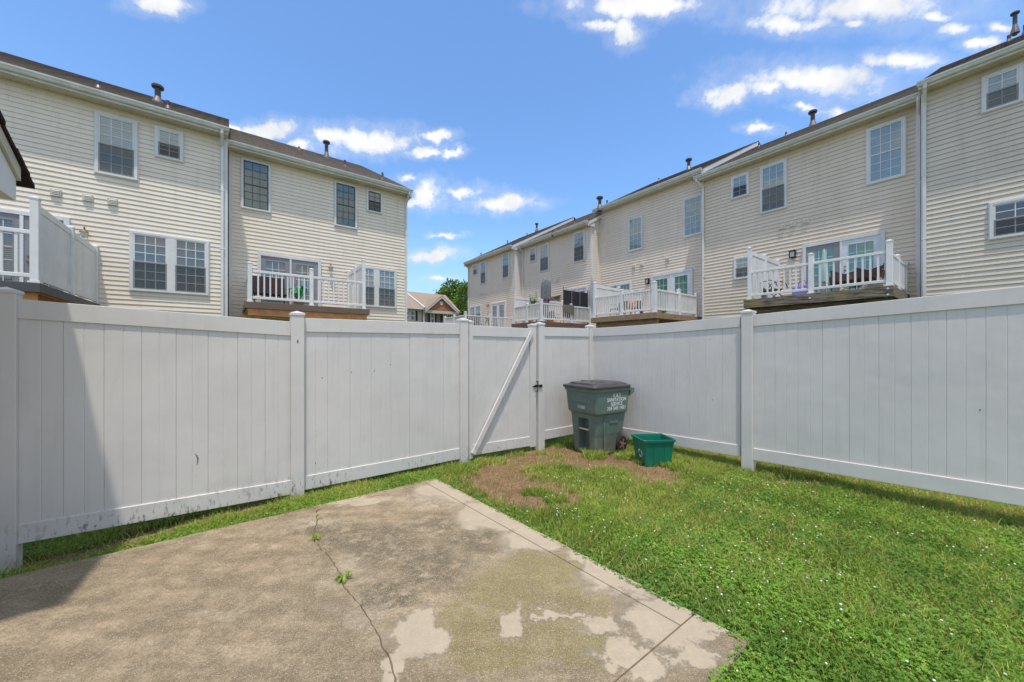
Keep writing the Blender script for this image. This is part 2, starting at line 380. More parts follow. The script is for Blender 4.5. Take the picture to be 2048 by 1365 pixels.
def plan(px, Y): return Vector(((px-CX)/F*Y, Y))
def ground_px(px, py, z=0.0):
    Y = (CH-z)*F/(py-HY); return Vector(((px-CX)/F*Y, Y))
def sm(a, b, x):
    t = np.clip((x-a)/(b-a), 0, 1); return t*t*(3-2*t)
def ground_z(X, Y):
    X = np.asarray(X, float); Y = np.asarray(Y, float)
    z = -.015 - .035*sm(4.3, 5.8, Y) - .10*np.exp(-(((X+3.35)/.75)**2+((Y-2.75)/.55)**2))
    return z

# ------------------------------------------------------------------ ground
KL, KR = 5280.0, 4837.0            # the two fence lines
SL = D2.dot(Vector(plan(594, KL/(2010-594))))          # distance of the left fence plane along D2
RX = Vector((.6266, -.7793)); RY = Vector((.7793, .6266))
SR = RY.dot(plan(1498, KR/(1498-425)))                 # distance of the right fence plane along RY
def ell(px, py, rx, ry):
    g = ground_px(px, py, -.02); return (g.x, g.y, rx*g.y/F, ry*g.y**2/(F*1.47))
DIRT = [ell(1035, 962, 92, 40), ell(1090, 1000, 78, 20), ell(1180, 920, 165, 20), ell(1290, 948, 62, 25), ell(1120, 905, 70, 12),
        ell(1590, 968, 60, 6), ell(1000, 945, 50, 18)]
ISLE = [ell(1165, 955, 92, 15), ell(1110, 938, 38, 8), ell(1070, 988, 34, 7), ell(1112, 1003, 26, 7), ell(1200, 968, 60, 10)]
def eval_ell(lst, X, Y):
    out = np.full(X.shape, -9.0)
    for cx, cy, rx, ry in lst: out = np.maximum(out, 1-np.sqrt(((X-cx)/rx)**2+((Y-cy)/ry)**2))
    return out
def wob(X, Y, f=3.0, a=.35, seed=0):
    return a*(np.sin(X*f*2.1+1.3+seed)*np.cos(Y*f*1.7+.4)+.6*np.sin(X*f*5.3+Y*f*4.1+seed*2)+.4*np.cos(X*f*9.7-Y*f*11.3+seed))
def bare(X, Y):
    d = eval_ell(DIRT, X, Y)+wob(X, Y, 2.2, .12); i = eval_ell(ISLE, X, Y)+wob(X, Y, 2.8, .16, 3)
    d = d+.16*np.sin(X*23+Y*9)*np.sin(Y*31-X*7); b = np.clip(d*3.4+.75, 0, 1)*(1-np.clip(i*4+.4, 0, 1))
    # bare strip under the left fence near the camera
    s = X*D2.x+Y*D2.y; r = X*D1.x+Y*D1.y
    st = np.clip(1-np.abs(s-4.22)/.13, 0, 1)*np.clip((.6-r)/.6, 0, 1)*1.6
    return np.clip(np.maximum(b, st+0*b), 0, 1)

def build_ground():
    xs = np.concatenate([[-400, -150, -60, -25, -12, -7], np.arange(-4.4, 5.6, .045), [7, 12, 25, 60, 150, 400]])
    ys = np.concatenate([[-200, -60, -20, -6, -2, 0], np.arange(.6, 7.8, .045), [9, 12, 18, 30, 60, 120, 300, 900]])
    X, Y = np.meshgrid(xs, ys); Z = ground_z(X, Y)
    B = bare(X, Y)
    nz = np.array([noise.fractal(Vector((x*6, y*6, 0)), .8, 2.1, 4) for x, y in zip(X.ravel(), Y.ravel())]).reshape(X.shape)
    near = (np.abs(X) < 5) & (Y > .5) & (Y < 7.8)
    Z = Z + np.where(near, nz*.012*(.4+B), 0) - np.where(near, B*.008, 0)
    ny, nx = X.shape
    vs = np.stack([X.ravel(), Y.ravel(), Z.ravel()], 1)
    idx = np.arange(nx*ny).reshape(ny, nx)
    q = np.stack([idx[:-1, :-1], idx[:-1, 1:], idx[1:, 1:], idx[1:, :-1]], -1).reshape(-1, 4)
    me = bpy.data.meshes.new('ground'); me.from_pydata(vs.tolist(), [], q.tolist()); me.update()
    at = me.attributes.new('bare', 'FLOAT', 'POINT'); at.data.foreach_set('value', B.ravel().astype(np.float32))
    me.polygons.foreach_set('use_smooth', [True]*len(me.polygons))
    m = bpy.data.materials.new('soil_and_thatch'); m.use_nodes = True; t = m.node_tree; n = t.nodes; b = n['Principled BSDF']
    b.inputs['Roughness'].default_value = .95; b.inputs['Specular IOR Level'].default_value = .1
    g = n.new('ShaderNodeNewGeometry'); a = n.new('ShaderNodeAttribute'); a.attribute_name = 'bare'
    n1 = tnoise(t, g.outputs['Position'], 30, 8, .7); n2 = tnoise(t, g.outputs['Position'], 4, 5, .6); n3 = tnoise(t, g.outputs['Position'], 140, 3, .6)
    soil = mixc(t, ramp(t, n1.outputs[0], (.3, .7)), (.15, .09, .05), (.30, .185, .108))
    soil = mixc(t, mth(t, 'MULTIPLY', ramp(t, n3.outputs[0], (.55, .75)), .5), soil, (.40, .26, .17))
    soil = mixc(t, mth(t, 'MULTIPLY', ramp(t, n2.outputs[0], (.4, .65)), .45), soil, (.12, .075, .045))
    th = mixc(t, ramp(t, n1.outputs[0], (.3, .7)), (.07, .085, .03), (.19, .18, .07))
    t.links.new(mixc(t, a.outputs['Fac'], th, soil), b.inputs['Base Color'])
    bp = n.new('ShaderNodeBump'); bp.inputs['Strength'].default_value = .9; bp.inputs['Distance'].default_value = .012
    t.links.new(n1.outputs[0], bp.inputs['Height']); t.links.new(bp.outputs[0], b.inputs['Normal'])
    me.materials.append(m); o = bpy.data.objects.new('ground', me); COL.objects.link(o); tag(o, kind='structure')
build_ground()

# ------------------------------------------------------------------ patio
def patio_mat():
    m = bpy.data.materials.new('stained_concrete'); m.use_nodes = True; t = m.node_tree; n = t.nodes; b = n['Principled BSDF']
    b.inputs['Roughness'].default_value = .9; b.inputs['Specular IOR Level'].default_value = .25
    g = n.new('ShaderNodeNewGeometry'); pos = g.outputs['Position']
    fine = tnoise(t, pos, 75, 8, .9); mid = tnoise(t, pos, 16, 8, .68); big = tnoise(t, pos, 1.5, 6, .6); grit = tnoise(t, pos, 190, 3, .7)
    d1_ = vmth(t, 'MULTIPLY', vmth(t, 'SUBTRACT', tnoise(t, pos, 4, 7, .65).outputs['Color'], (.5, .5, .5)).outputs[0], (.55, .55, 0)).outputs[0]
    wp = vmth(t, 'ADD', pos, d1_).outputs[0]
    # streaky wear runs along the slab
    mp = n.new('ShaderNodeMapping'); mp.inputs['Rotation'].default_value = (0, 0, -math.radians(37)); mp.inputs['Scale'].default_value = (1.2, 5, 1); t.links.new(pos, mp.inputs[0])
    strk = tnoise(t, mp.outputs[0], 1.6, 7, .65)
    c = mixc(t, ramp(t, strk.outputs[0], (.32, .68)), (.30, .222, .135), (.54, .42, .275))
    c = mixc(t, mth(t, 'MULTIPLY', ramp(t, big.outputs[0], (.42, .62)), .5), c, (.28, .225, .14))
    # exposed aggregate speckle everywhere except the trowelled areas
    E = lambda *a: ell(*a)
    smooth_e = [E(960, 990, 130, 30), E(1010, 1040, 110, 35), E(1075, 1090, 75, 35), E(880, 985, 60, 20), E(835, 1290, 62, 62), E(800, 1340, 30, 60),
                E(1035, 1268, 36, 34), E(1230, 1160, 90, 50), E(1330, 1250, 90, 60), E(1190, 1265, 60, 30), E(1260, 1330, 90, 40), E(1110, 1245, 40, 10), E(1390, 1330, 60, 40), E(700, 1010, 80, 14)]+[E(*q) for q in ((930, 995, 40, 14), (1010, 1040, 42, 16), (1090, 1083, 46, 18), (1170, 1128, 50, 20), (1250, 1172, 54, 22), (1340, 1222, 58, 24), (1430, 1272, 58, 26))]
    dark_e = [E(770, 1100, 110, 55), E(690, 1090, 60, 30), E(860, 1150, 110, 60), E(950, 1090, 70, 25), E(790, 1200, 90, 40), E(900, 1060, 100, 20), E(640, 1075, 60, 20)]
    green_e = [E(1080, 1165, 120, 55), E(1020, 1200, 110, 60), E(1170, 1215, 70, 30), E(1000, 1330, 150, 55), E(1120, 1300, 90, 60), E(940, 1270, 80, 50), E(1190, 1330, 60, 40)]
    light_e = [E(885, 1010, 120, 22), E(620, 1060, 90, 18), E(430, 1250, 80, 20), E(300, 1320, 60, 12), E(690, 1150, 60, 60), E(720, 1240, 70, 50)]
    sm_ = ramp(t, mth(t, 'ADD', blobs(t, wp, smooth_e), mth(t, 'MULTIPLY', mth(t, 'SUBTRACT', fine.outputs[0], .5), .9)), (-.12, .26)); dk = ramp(t, blobs(t, wp, dark_e), (-.05, .5)); gr = ramp(t, blobs(t, wp, green_e), (-.05, .45)); lt = ramp(t, blobs(t, wp, light_e), (0, .5))
    c = mixc(t, mth(t, 'MULTIPLY', lt, .5), c, (.58, .48, .36))
    mott = tnoise(t, pos, 7, 8, .75); c = mixc(t, mth(t, 'MULTIPLY', ramp(t, mott.outputs[0], (.42, .60)), .6), c, (.19, .15, .09)); mott2 = tnoise(t, pos, 11, 8, .7); c = mixc(t, mth(t, 'MULTIPLY', ramp(t, mott2.outputs[0], (.55, .68)), .5), c, (.52, .43, .31))
    spk = ramp(t, fine.outputs[0], (.42, .62)); spk2 = ramp(t, mid.outputs[0], (.38, .58))
    lich = mth(t, 'MULTIPLY', dk, spk2)
    c = mixc(t, mth(t, 'MULTIPLY', lich, .85), c, (.13, .115, .075))
    c = mixc(t, mth(t, 'MULTIPLY', mth(t, 'MULTIPLY', gr, mth(t, 'ADD', mth(t, 'MULTIPLY', spk2, .5), .5)), .72), c, (.29, .25, .085))
    c = mixc(t, mth(t, 'MULTIPLY', spk, .66), c, (.15, .118, .072))
    c = mixc(t, mth(t, 'MULTIPLY', ramp(t, grit.outputs[0], (.54, .66)), .75), c, (.66, .55, .40))
    smo = mixc(t, ramp(t, mid.outputs[0], (.3, .7)), (.46, .385, .285), (.39, .325, .235))
    smo = mixc(t, mth(t, 'MULTIPLY', ramp(t, big.outputs[0], (.4, .6)), .5), smo, (.40, .33, .25))
    c = mixc(t, mth(t, 'MULTIPLY', sm_, .78), c, smo)
    t.links.new(c, b.inputs['Base Color'])
    hgt = mth(t, 'MULTIPLY', mth(t, 'ADD', fine.outputs[0], grit.outputs[0]), mth(t, 'SUBTRACT', 1, mth(t, 'MULTIPLY', sm_, .8)))
    bp = n.new('ShaderNodeBump'); bp.inputs['Strength'].default_value = .8; bp.inputs['Distance'].default_value = .010
    t.links.new(hgt, bp.inputs['Height']); t.links.new(bp.outputs[0], b.inputs['Normal']); return m
M['patio'] = patio_mat()
M['joint'] = mat('joint_dirt', (.22, .15, .10), .95, (.14, .10, .06), 20, .5)
def rs(r, s): return Vector((D1.x*r+D2.x*s, D1.y*r+D2.y*s))
def to_rs(p): return (D1.dot(p), D2.dot(p))
PT = .03
C0 = ground_px(872, 957, PT); C1 = ground_px(1500, 1283, PT); CLft = ground_px(0, 1157, PT)
dR = (C1-C0).normalized(); dL = (CLft-C0).normalized()
PL = C0+dL*6.0; C1L = C1-D1*5.5
def lerp_poly(): pass
def shrink_jag(pts, step, amp, seed):
    """subdivide a polyline and roughen it"""
    rnd = random.Random(seed); out = []
    for a, b in zip(pts[:-1], pts[1:]):
        n = max(1, int((b-a).length/step)); nn = Vector((-(b-a).y, (b-a).x)).normalized()
        for i in range(n): out.append(a.lerp(b, i/n)+nn*rnd.uniform(-amp, amp)*(1 if i else .4))
    out.append(pts[-1]); return out
patio = empty('patio', (0, 0, 0)); tag(patio, kind='structure')
def slab(name, poly, top=PT, bottom=-.12, bev=.004):
    mb = MB().prism([(p.x, p.y) for p in poly], 'z', bottom, top)
    o = mb.build(name, M['patio'], patio); 
    b = o.modifiers.new('bevel', 'BEVEL'); b.width = bev; b.segments = 2; b.limit_method = 'ANGLE'; b.angle_limit = math.radians(60); return o
nR = Vector((dR.y, -dR.x)); nR = nR if nR.x > 0 else -nR      # outward on the lawn side
nL = Vector((-dL.y, dL.x)); nL = nL if nL.y > 0 else -nL
INB = .15; INL = .10; g2 = .0035
J0 = C0-nR*INB; 
# crack
ck = [ground_px(*p, PT) for p in [(637, 1008), (634, 1040), (625, 1078), (652, 1108), (680, 1148), (694, 1182), (722, 1212), (742, 1250), (765, 1295), (785, 1345), (802, 1400), (830, 1480)]]
ck = shrink_jag(ck, .035, .010, 3)
def off_line(pts, d):
    out = []
    for i, p in enumerate(pts):
        t = (pts[min(i+1, len(pts)-1)]-pts[max(i-1, 0)]).normalized(); out.append(p+Vector((-t.y, t.x))*d)
    return out
rndc = random.Random(5)
ckl = [p+Vector((-1, 0))*(.002+rndc.random()*.004) for p in ck]; ckr = [p+Vector((1, 0))*(.002+rndc.random()*.004) for p in ck]
def line_x(p, d, q, e):
    """intersection of p+t d and q+u e"""
    den = d.x*e.y-d.y*e.x; t = ((q.x-p.x)*e.y-(q.y-p.y)*e.x)/den; return p+d*t
iL = C0-nL*INL                      # inner side of the left border strip
K0 = line_x(iL, dL, J0, dR)         # inner corner
iN = C1-D2*(-.26)                   # near cross joint
iNi = line_x(iN, D1, J0, dR)
# crack meets the inner border line
def clip_top(pts, sgn):
    out = [p for p in pts if (p-iL).dot(nL) < -g2]
    a = line_x(iL-nL*g2, dL, pts[0], Vector((0.02*sgn, 1))); return [Vector((out[0].x, a.y if abs(a.y-out[0].y) < .2 else out[0].y))]+out
cl = clip_top(ckl, -1); cr = clip_top(ckr, 1)
top_l = line_x(iL-nL*g2, dL, cl[0], Vector((0, 1))); top_r = line_x(iL-nL*g2, dL, cr[0], Vector((0, 1)))
PLi = PL-nL*(INL+g2)
near_y = rs(0, .75)
nearL = ck[-1]-D1*4.6
slab('slab', [top_l]+cl[1:]+[nearL-D2*.4, PLi])
Nn = iNi+D2*g2-nR*g2
Nn2 = Nn-D1*1.0
slab('slab', [top_r, K0-nL*g2-nR*g2, Nn, Nn2]+[ck[-1]+Vector((.25, -.05))]+cr[1:][::-1])
outer = shrink_jag([C0, C1], .09, .006, 9); inner_far = line_x(iL-nL*g2, dL, J0+nR*g2, dR)
slab('border_slab', outer+[C1+D2*.26+D1*0+D2*g2*0, ][:0]+[line_x(iN+D2*g2, D1, C1, dR), line_x(iN+D2*g2, D1, J0+nR*g2, dR)][1:]+[line_x(C0, dL, J0+nR*g2, dR)] if False else
     shrink_jag([C0, line_x(iN+D2*g2, D1, C0, dR)], .09, .006, 9)+[line_x(iN+D2*g2, D1, J0+nR*g2, dR), line_x(C0-nL*g2*0, dL, J0+nR*g2, dR)])
slab('border_slab', shrink_jag([PL, line_x(C0, dL, J0-nR*g2, dR)], .10, .007, 12)+[line_x(iL+nL*g2, dL, J0-nR*g2, dR), PL-nL*(INL-g2)])
slab('corner_slab', [line_x(iN-D2*g2, D1, C0, dR), C1, C1-D1*3.0, iN-D2*g2-D1*3.0])
MB().prism([(p.x, p.y) for p in [C0-nL*.03-nR*.03, C1-nR*.03+D2*.03, C1-D1*2.4+D2*.03, nearL-D2*.3, PL-nL*.03]], 'z', -.11, PT-.009).build('joint_fill', M['joint'], patio)

# ------------------------------------------------------------------ fences
def board_mesh(w, zb0, zb1, zt0, zt1, th=.011):
    """tongue and groove board, small chamfers at its edges and a shallow groove down the middle"""
    c = .003; prof = [(0, c), (c*1.2, 0), (w/2-.004, 0), (w/2, .0025), (w/2+.004, 0), (w-c*1.2, 0), (w-.0006, c)]
    prof = [(x, -th+y) for x, y in prof]; back = [(w-.0006, th), (0, th)]
    pl = prof+back; n = len(pl)
    v = [(x, y, zb0+(zb1-zb0)*x/w) for x, y in pl]+[(x, y, zt0+(zt1-zt0)*x/w) for x, y in pl]
    return MB().add(v, [tuple(range(n))[::-1], tuple(range(n, 2*n))]+[(i, (i+1) % n, n+(i+1) % n, n+i) for i in range(n)])
def fence_panel(root, x0, x1, zt, zb, nb, rail=.14, thick=.024, segs=1):
    def strip(fb, ft, name):
        mb = MB()
        for i in range(segs):
            a, b = i/segs, (i+1)/segs; xa, xb = x0+(x1-x0)*a, x0+(x1-x0)*b
            o = len(mb.v)
            if i == 0: mb.add([(xa, -thick, fb(a)), (xa, thick, fb(a)), (xa, thick, ft(a)), (xa, -thick, ft(a))], [(0, 3, 2, 1)])
            o = len(mb.v)-4
            mb.v += [(xb, -thick, fb(b)), (xb, thick, fb(b)), (xb, thick, ft(b)), (xb, -thick, ft(b))]
            mb.f += [(o, o+1, o+5, o+4), (o+1, o+2, o+6, o+5), (o+2, o+3, o+7, o+6), (o+3, o, o+4, o+7)]
        mb.f.append((len(mb.v)-4, len(mb.v)-3, len(mb.v)-2, len(mb.v)-1))
        mb.build(name, M['fence'], root, bevel=.004)
    strip(lambda t: zt(t)-rail, zt, 'top_rail'); strip(zb, lambda t: zb(t)+rail, 'bottom_rail')
    w = (x1-x0)/nb
    for i in range(nb):
        a, b = i/nb, (i+1)/nb
        board_mesh(w, zb(a)+rail-.004, zb(b)+rail-.004, zt(a)-rail+.004, zt(b)-rail+.004).build('board', M['fence'], root, loc=(x0+i*w, random.uniform(-.0012, .0012), 0))
def fence_post(root, x, zbase, ztop, w=.115, y=0, stub=True):
    o = MB().box(-w/2, w/2, -w/2, w/2, zbase, ztop-.03).build('post', M['fence'], root, bevel=.005, loc=(x, y, 0))
    h = w/2+.006
    MB().add([(-h,-h,ztop-.045),(h,-h,ztop-.045),(h,h,ztop-.045),(-h,h,ztop-.045),(-h,-h,ztop-.02),(h,-h,ztop-.02),(h,h,ztop-.02),(-h,h,ztop-.02),(0,0,ztop+.004)],
             [(3,2,1,0),(0,1,5,4),(1,2,6,5),(2,3,7,6),(3,0,4,7),(4,5,8),(5,6,8),(6,7,8),(7,4,8)]).build('post_cap', M['fence'], o, bevel=.003)
    return o
thL = math.atan2(D1.y, D1.x); thR = math.atan2(RX.y, RX.x)
def lx(px, K=KL): Y = K/(2010-px); return D1.dot(plan(px, Y))
def zpx(py, Y): return CH+(HY-py)/F*Y
def YL(px): return KL/(2010-px)
def YR(px): return KR/(px-425)
oL = D1*0+D2*SL
fl = empty('fence', (oL.x, oL.y, 0), thL, 'tall white vinyl privacy fence left of the gate, mildewed along its bottom rail', 'fence', 'white vinyl fence runs around the yard')
PX = [13, 594, 925]
px_x = [lx(p) for p in PX]
# a further panel out of frame at the left keeps the run going
xs0 = px_x[0]-1.83
fence_panel(fl, xs0+.055, px_x[0]-.055, lambda t: zpx(598.6, YL(27)), lambda t: zpx(1089, YL(27)), 8)
fence_panel(fl, px_x[0]+.055, px_x[1]-.055, lambda t: 1.82+(1.737-1.82)*t, lambda t: .067+(.03-.067)*t, 8)
fence_panel(fl, px_x[1]+.055, px_x[2]-.055, lambda t: 1.7795+(1.802-1.7795)*t, lambda t: .046+(.05-.046)*t, 8)
fence_post(fl, xs0, -.3, 1.9); fence_post(fl, px_x[0], -.3, 1.90); fence_post(fl, px_x[1], -.2, 1.845); fence_post(fl, px_x[2], -.2, 1.875)
for px_ in (915, 34): MB().box(-.03, .03, .012, .055, -.15, .09).build('timber_stub', M['post_base'], fl, loc=(lx(px_)-.03, 0, 0))
# dark scuffs and nail specks on the left fence
def mark(root, x, z, pts, r, y=-.0125, name='scuff_mark', m='mark'):
    mb = MB(); o = 0
    for i, (dx, dz) in enumerate(pts):
        rr = r*(1-abs(i/(len(pts)-1)-.45)*1.2) if len(pts) > 2 else r
        mb.v += [(dx-rr, 0, dz), (dx+rr, 0, dz)]
    for i in range(len(pts)-1): mb.f.append((2*i, 2*i+1, 2*i+3, 2*i+2))
    mb.build(name, M[m], root, loc=(x, y, z))
mark(fl, lx(392), zpx(922, YL(392)), [(-.006, .062), (.004, .05), (.011, .03), (.013, .01), (.011, -.015), (.006, -.035)], .006)
mark(fl, lx(394), zpx(951, YL(394)), [(-.008, .001), (.0, .004), (.009, .004)], .002)
for (a, b) in [(644, 756), (780, 730), (748, 742), (631, 926), (702, 745)]:
    mark(fl, lx(a), zpx(b, YL(a)), [(0, .007), (0, -.006)], .003, name='nail_speck', m='hole')
mark(fl, lx(594), zpx(683, YL(594)), [(0, .012), (0, -.02)], .005, y=-.0585, name='nail_speck', m='hole')
# the short run between the gate and the corner
xg0 = lx(1079); xc = lx(1180)
fs = empty('fence', (oL.x, oL.y, 0), thL, 'short white vinyl fence section between the gate latch post and the far corner', 'fence', 'white vinyl fence runs around the yard')
fence_post(fs, xg0, -.25, 1.885)
fence_panel(fs, xg0+.055, xc-.055, lambda t: 1.811+.016*t, lambda t: .088+.0*t, 5)
fence_post(fs, xc, -.2, 1.895)
# the right run
oR = RY*SR
def rx_(px): return RX.dot(plan(px, YR(px)))
fr = empty('fence', (oR.x, oR.y, 0), thR, 'long white vinyl privacy fence on the right, its top rail sagging behind the cart', 'fence', 'white vinyl fence runs around the yard')
xa, xb = rx_(1183), rx_(1482)
fence_panel(fr, xa, xb, lambda t: 1.832+.05*t-.016*math.sin(math.pi*t), lambda t: .075+(.151-.075)*t, 11, segs=12)
xm = rx_(1497); fence_post(fr, xm, -.2, 1.948, .12)
fence_panel(fr, xm+.06, xm+.06+2.36, lambda t: 1.881+(1.985-1.881)*t, lambda t: .145+(.225-.145)*t, 11)
fence_post(fr, xm+2.48, -.2, 2.05, .12)
for (a, b) in [(1426, 800), (1960, 820), (1838, 608), (1421, 679)]:
    mark(fr, rx_(a), zpx(b, YR(a)), [(0, .007), (0, -.006)], .003, name='nail_speck', m='hole')

# ------------------------------------------------------------------ gate
gt = empty('gate', (oL.x, oL.y, 0), thL, 'white vinyl gate with diagonal brace and black latch between two fence posts', 'gate')
gx0, gx1 = lx(936), lx(1071)-.01
zt = lambda x: 1.80+(1.802-1.80)*0
def gz(px, py): return zpx(py, YL(px))
MB().box(gx0, gx0+.062, -.03, .03, gz(943, 917), gz(943, 646)).build('stile', M['fence'], gt, bevel=.004)
sr_w = .115
MB().box(gx1-sr_w, gx1, -.032, .032, gz(1061, 894), gz(1061, 652)).build('stile', M['fence'], gt, bevel=.004)
for xx, zz_, w_, d_ in ((gx0+.031, gz(943, 646), .035, .034), (gx1-sr_w/2, gz(1061, 652), .062, .038)):
    MB().add([(-w_,-d_,0),(w_,-d_,0),(w_,d_,0),(-w_,d_,0),(-w_,-d_,.018),(w_,-d_,.018),(w_,d_,.018),(-w_,d_,.018),(0,0,.035)],
             [(3,2,1,0),(0,1,5,4),(1,2,6,5),(2,3,7,6),(3,0,4,7),(4,5,8),(5,6,8),(6,7,8),(7,4,8)]).build('stile_cap', M['fence'], gt, loc=(xx, 0, zz_))
xi0, xi1 = gx0+.062, gx1-sr_w
fence_panel(gt, xi0, xi1, lambda t: gz(950, 652)+(gz(1051, 657)-gz(950, 652))*t, lambda t: gz(950, 909.5)+(gz(1050, 893.5)-gz(950, 909.5))*t, 5)
a = Vector((gx0+.05, -.045, gz(948, 906))); b = Vector((gx1-.10, -.045, gz(1056, 664)))
d = (b-a).normalized(); nrm = Vector((-d.z, 0, d.x))*.032
MB().add([(a-nrm+Vector((0, -.016, 0))), (a+nrm+Vector((0, -.016, 0))), (b+nrm+Vector((0, -.016, 0))), (b-nrm+Vector((0, -.016, 0))),
          (a-nrm+Vector((0, .013, 0))), (a+nrm+Vector((0, .013, 0))), (b+nrm+Vector((0, .013, 0))), (b-nrm+Vector((0, .013, 0)))],
         [(0,1,2,3)[::-1], (4,5,6,7), (0,4,5,1)[::-1], (1,5,6,2)[::-1], (2,6,7,3)[::-1], (3,7,4,0)[::-1]]).build('brace', M['fence'], gt, bevel=.004)
for t_ in (.05, .42, .78, .96):
    p = a.lerp(b, t_)+nrm*.5; MB().lathe((0, 0), [(.006, 0), (.006, .004), (.003, .006)], 8).build('screw', M['steel'], gt, loc=(p.x, p.y-.017, p.z)).rotation_euler = (math.pi/2, 0, 0)
# latch
lxp = gx1; lz = gz(1072, 772)
la = MB().box(-.075, .085, -.05, -.034, -.008, .008)
la.box(-.03, .02, -.055, -.030, -.02, .02); la.tube([(0, -.06, -.085), (0, -.065, -.02), (0, -.065, .03), (.0, -.058, .07)], .006, 8)
la.box(.03, .085, -.075, -.058, -.020, .020); la.tube([(-.022, -.05, .066), (.03, -.05, .066)], .006, 8); la.tube([(-.035, -.05, -.075), (.02, -.05, -.075)], .005, 8)
la.build('latch', M['black'], gt, bevel=.002, loc=(lxp, 0, lz))

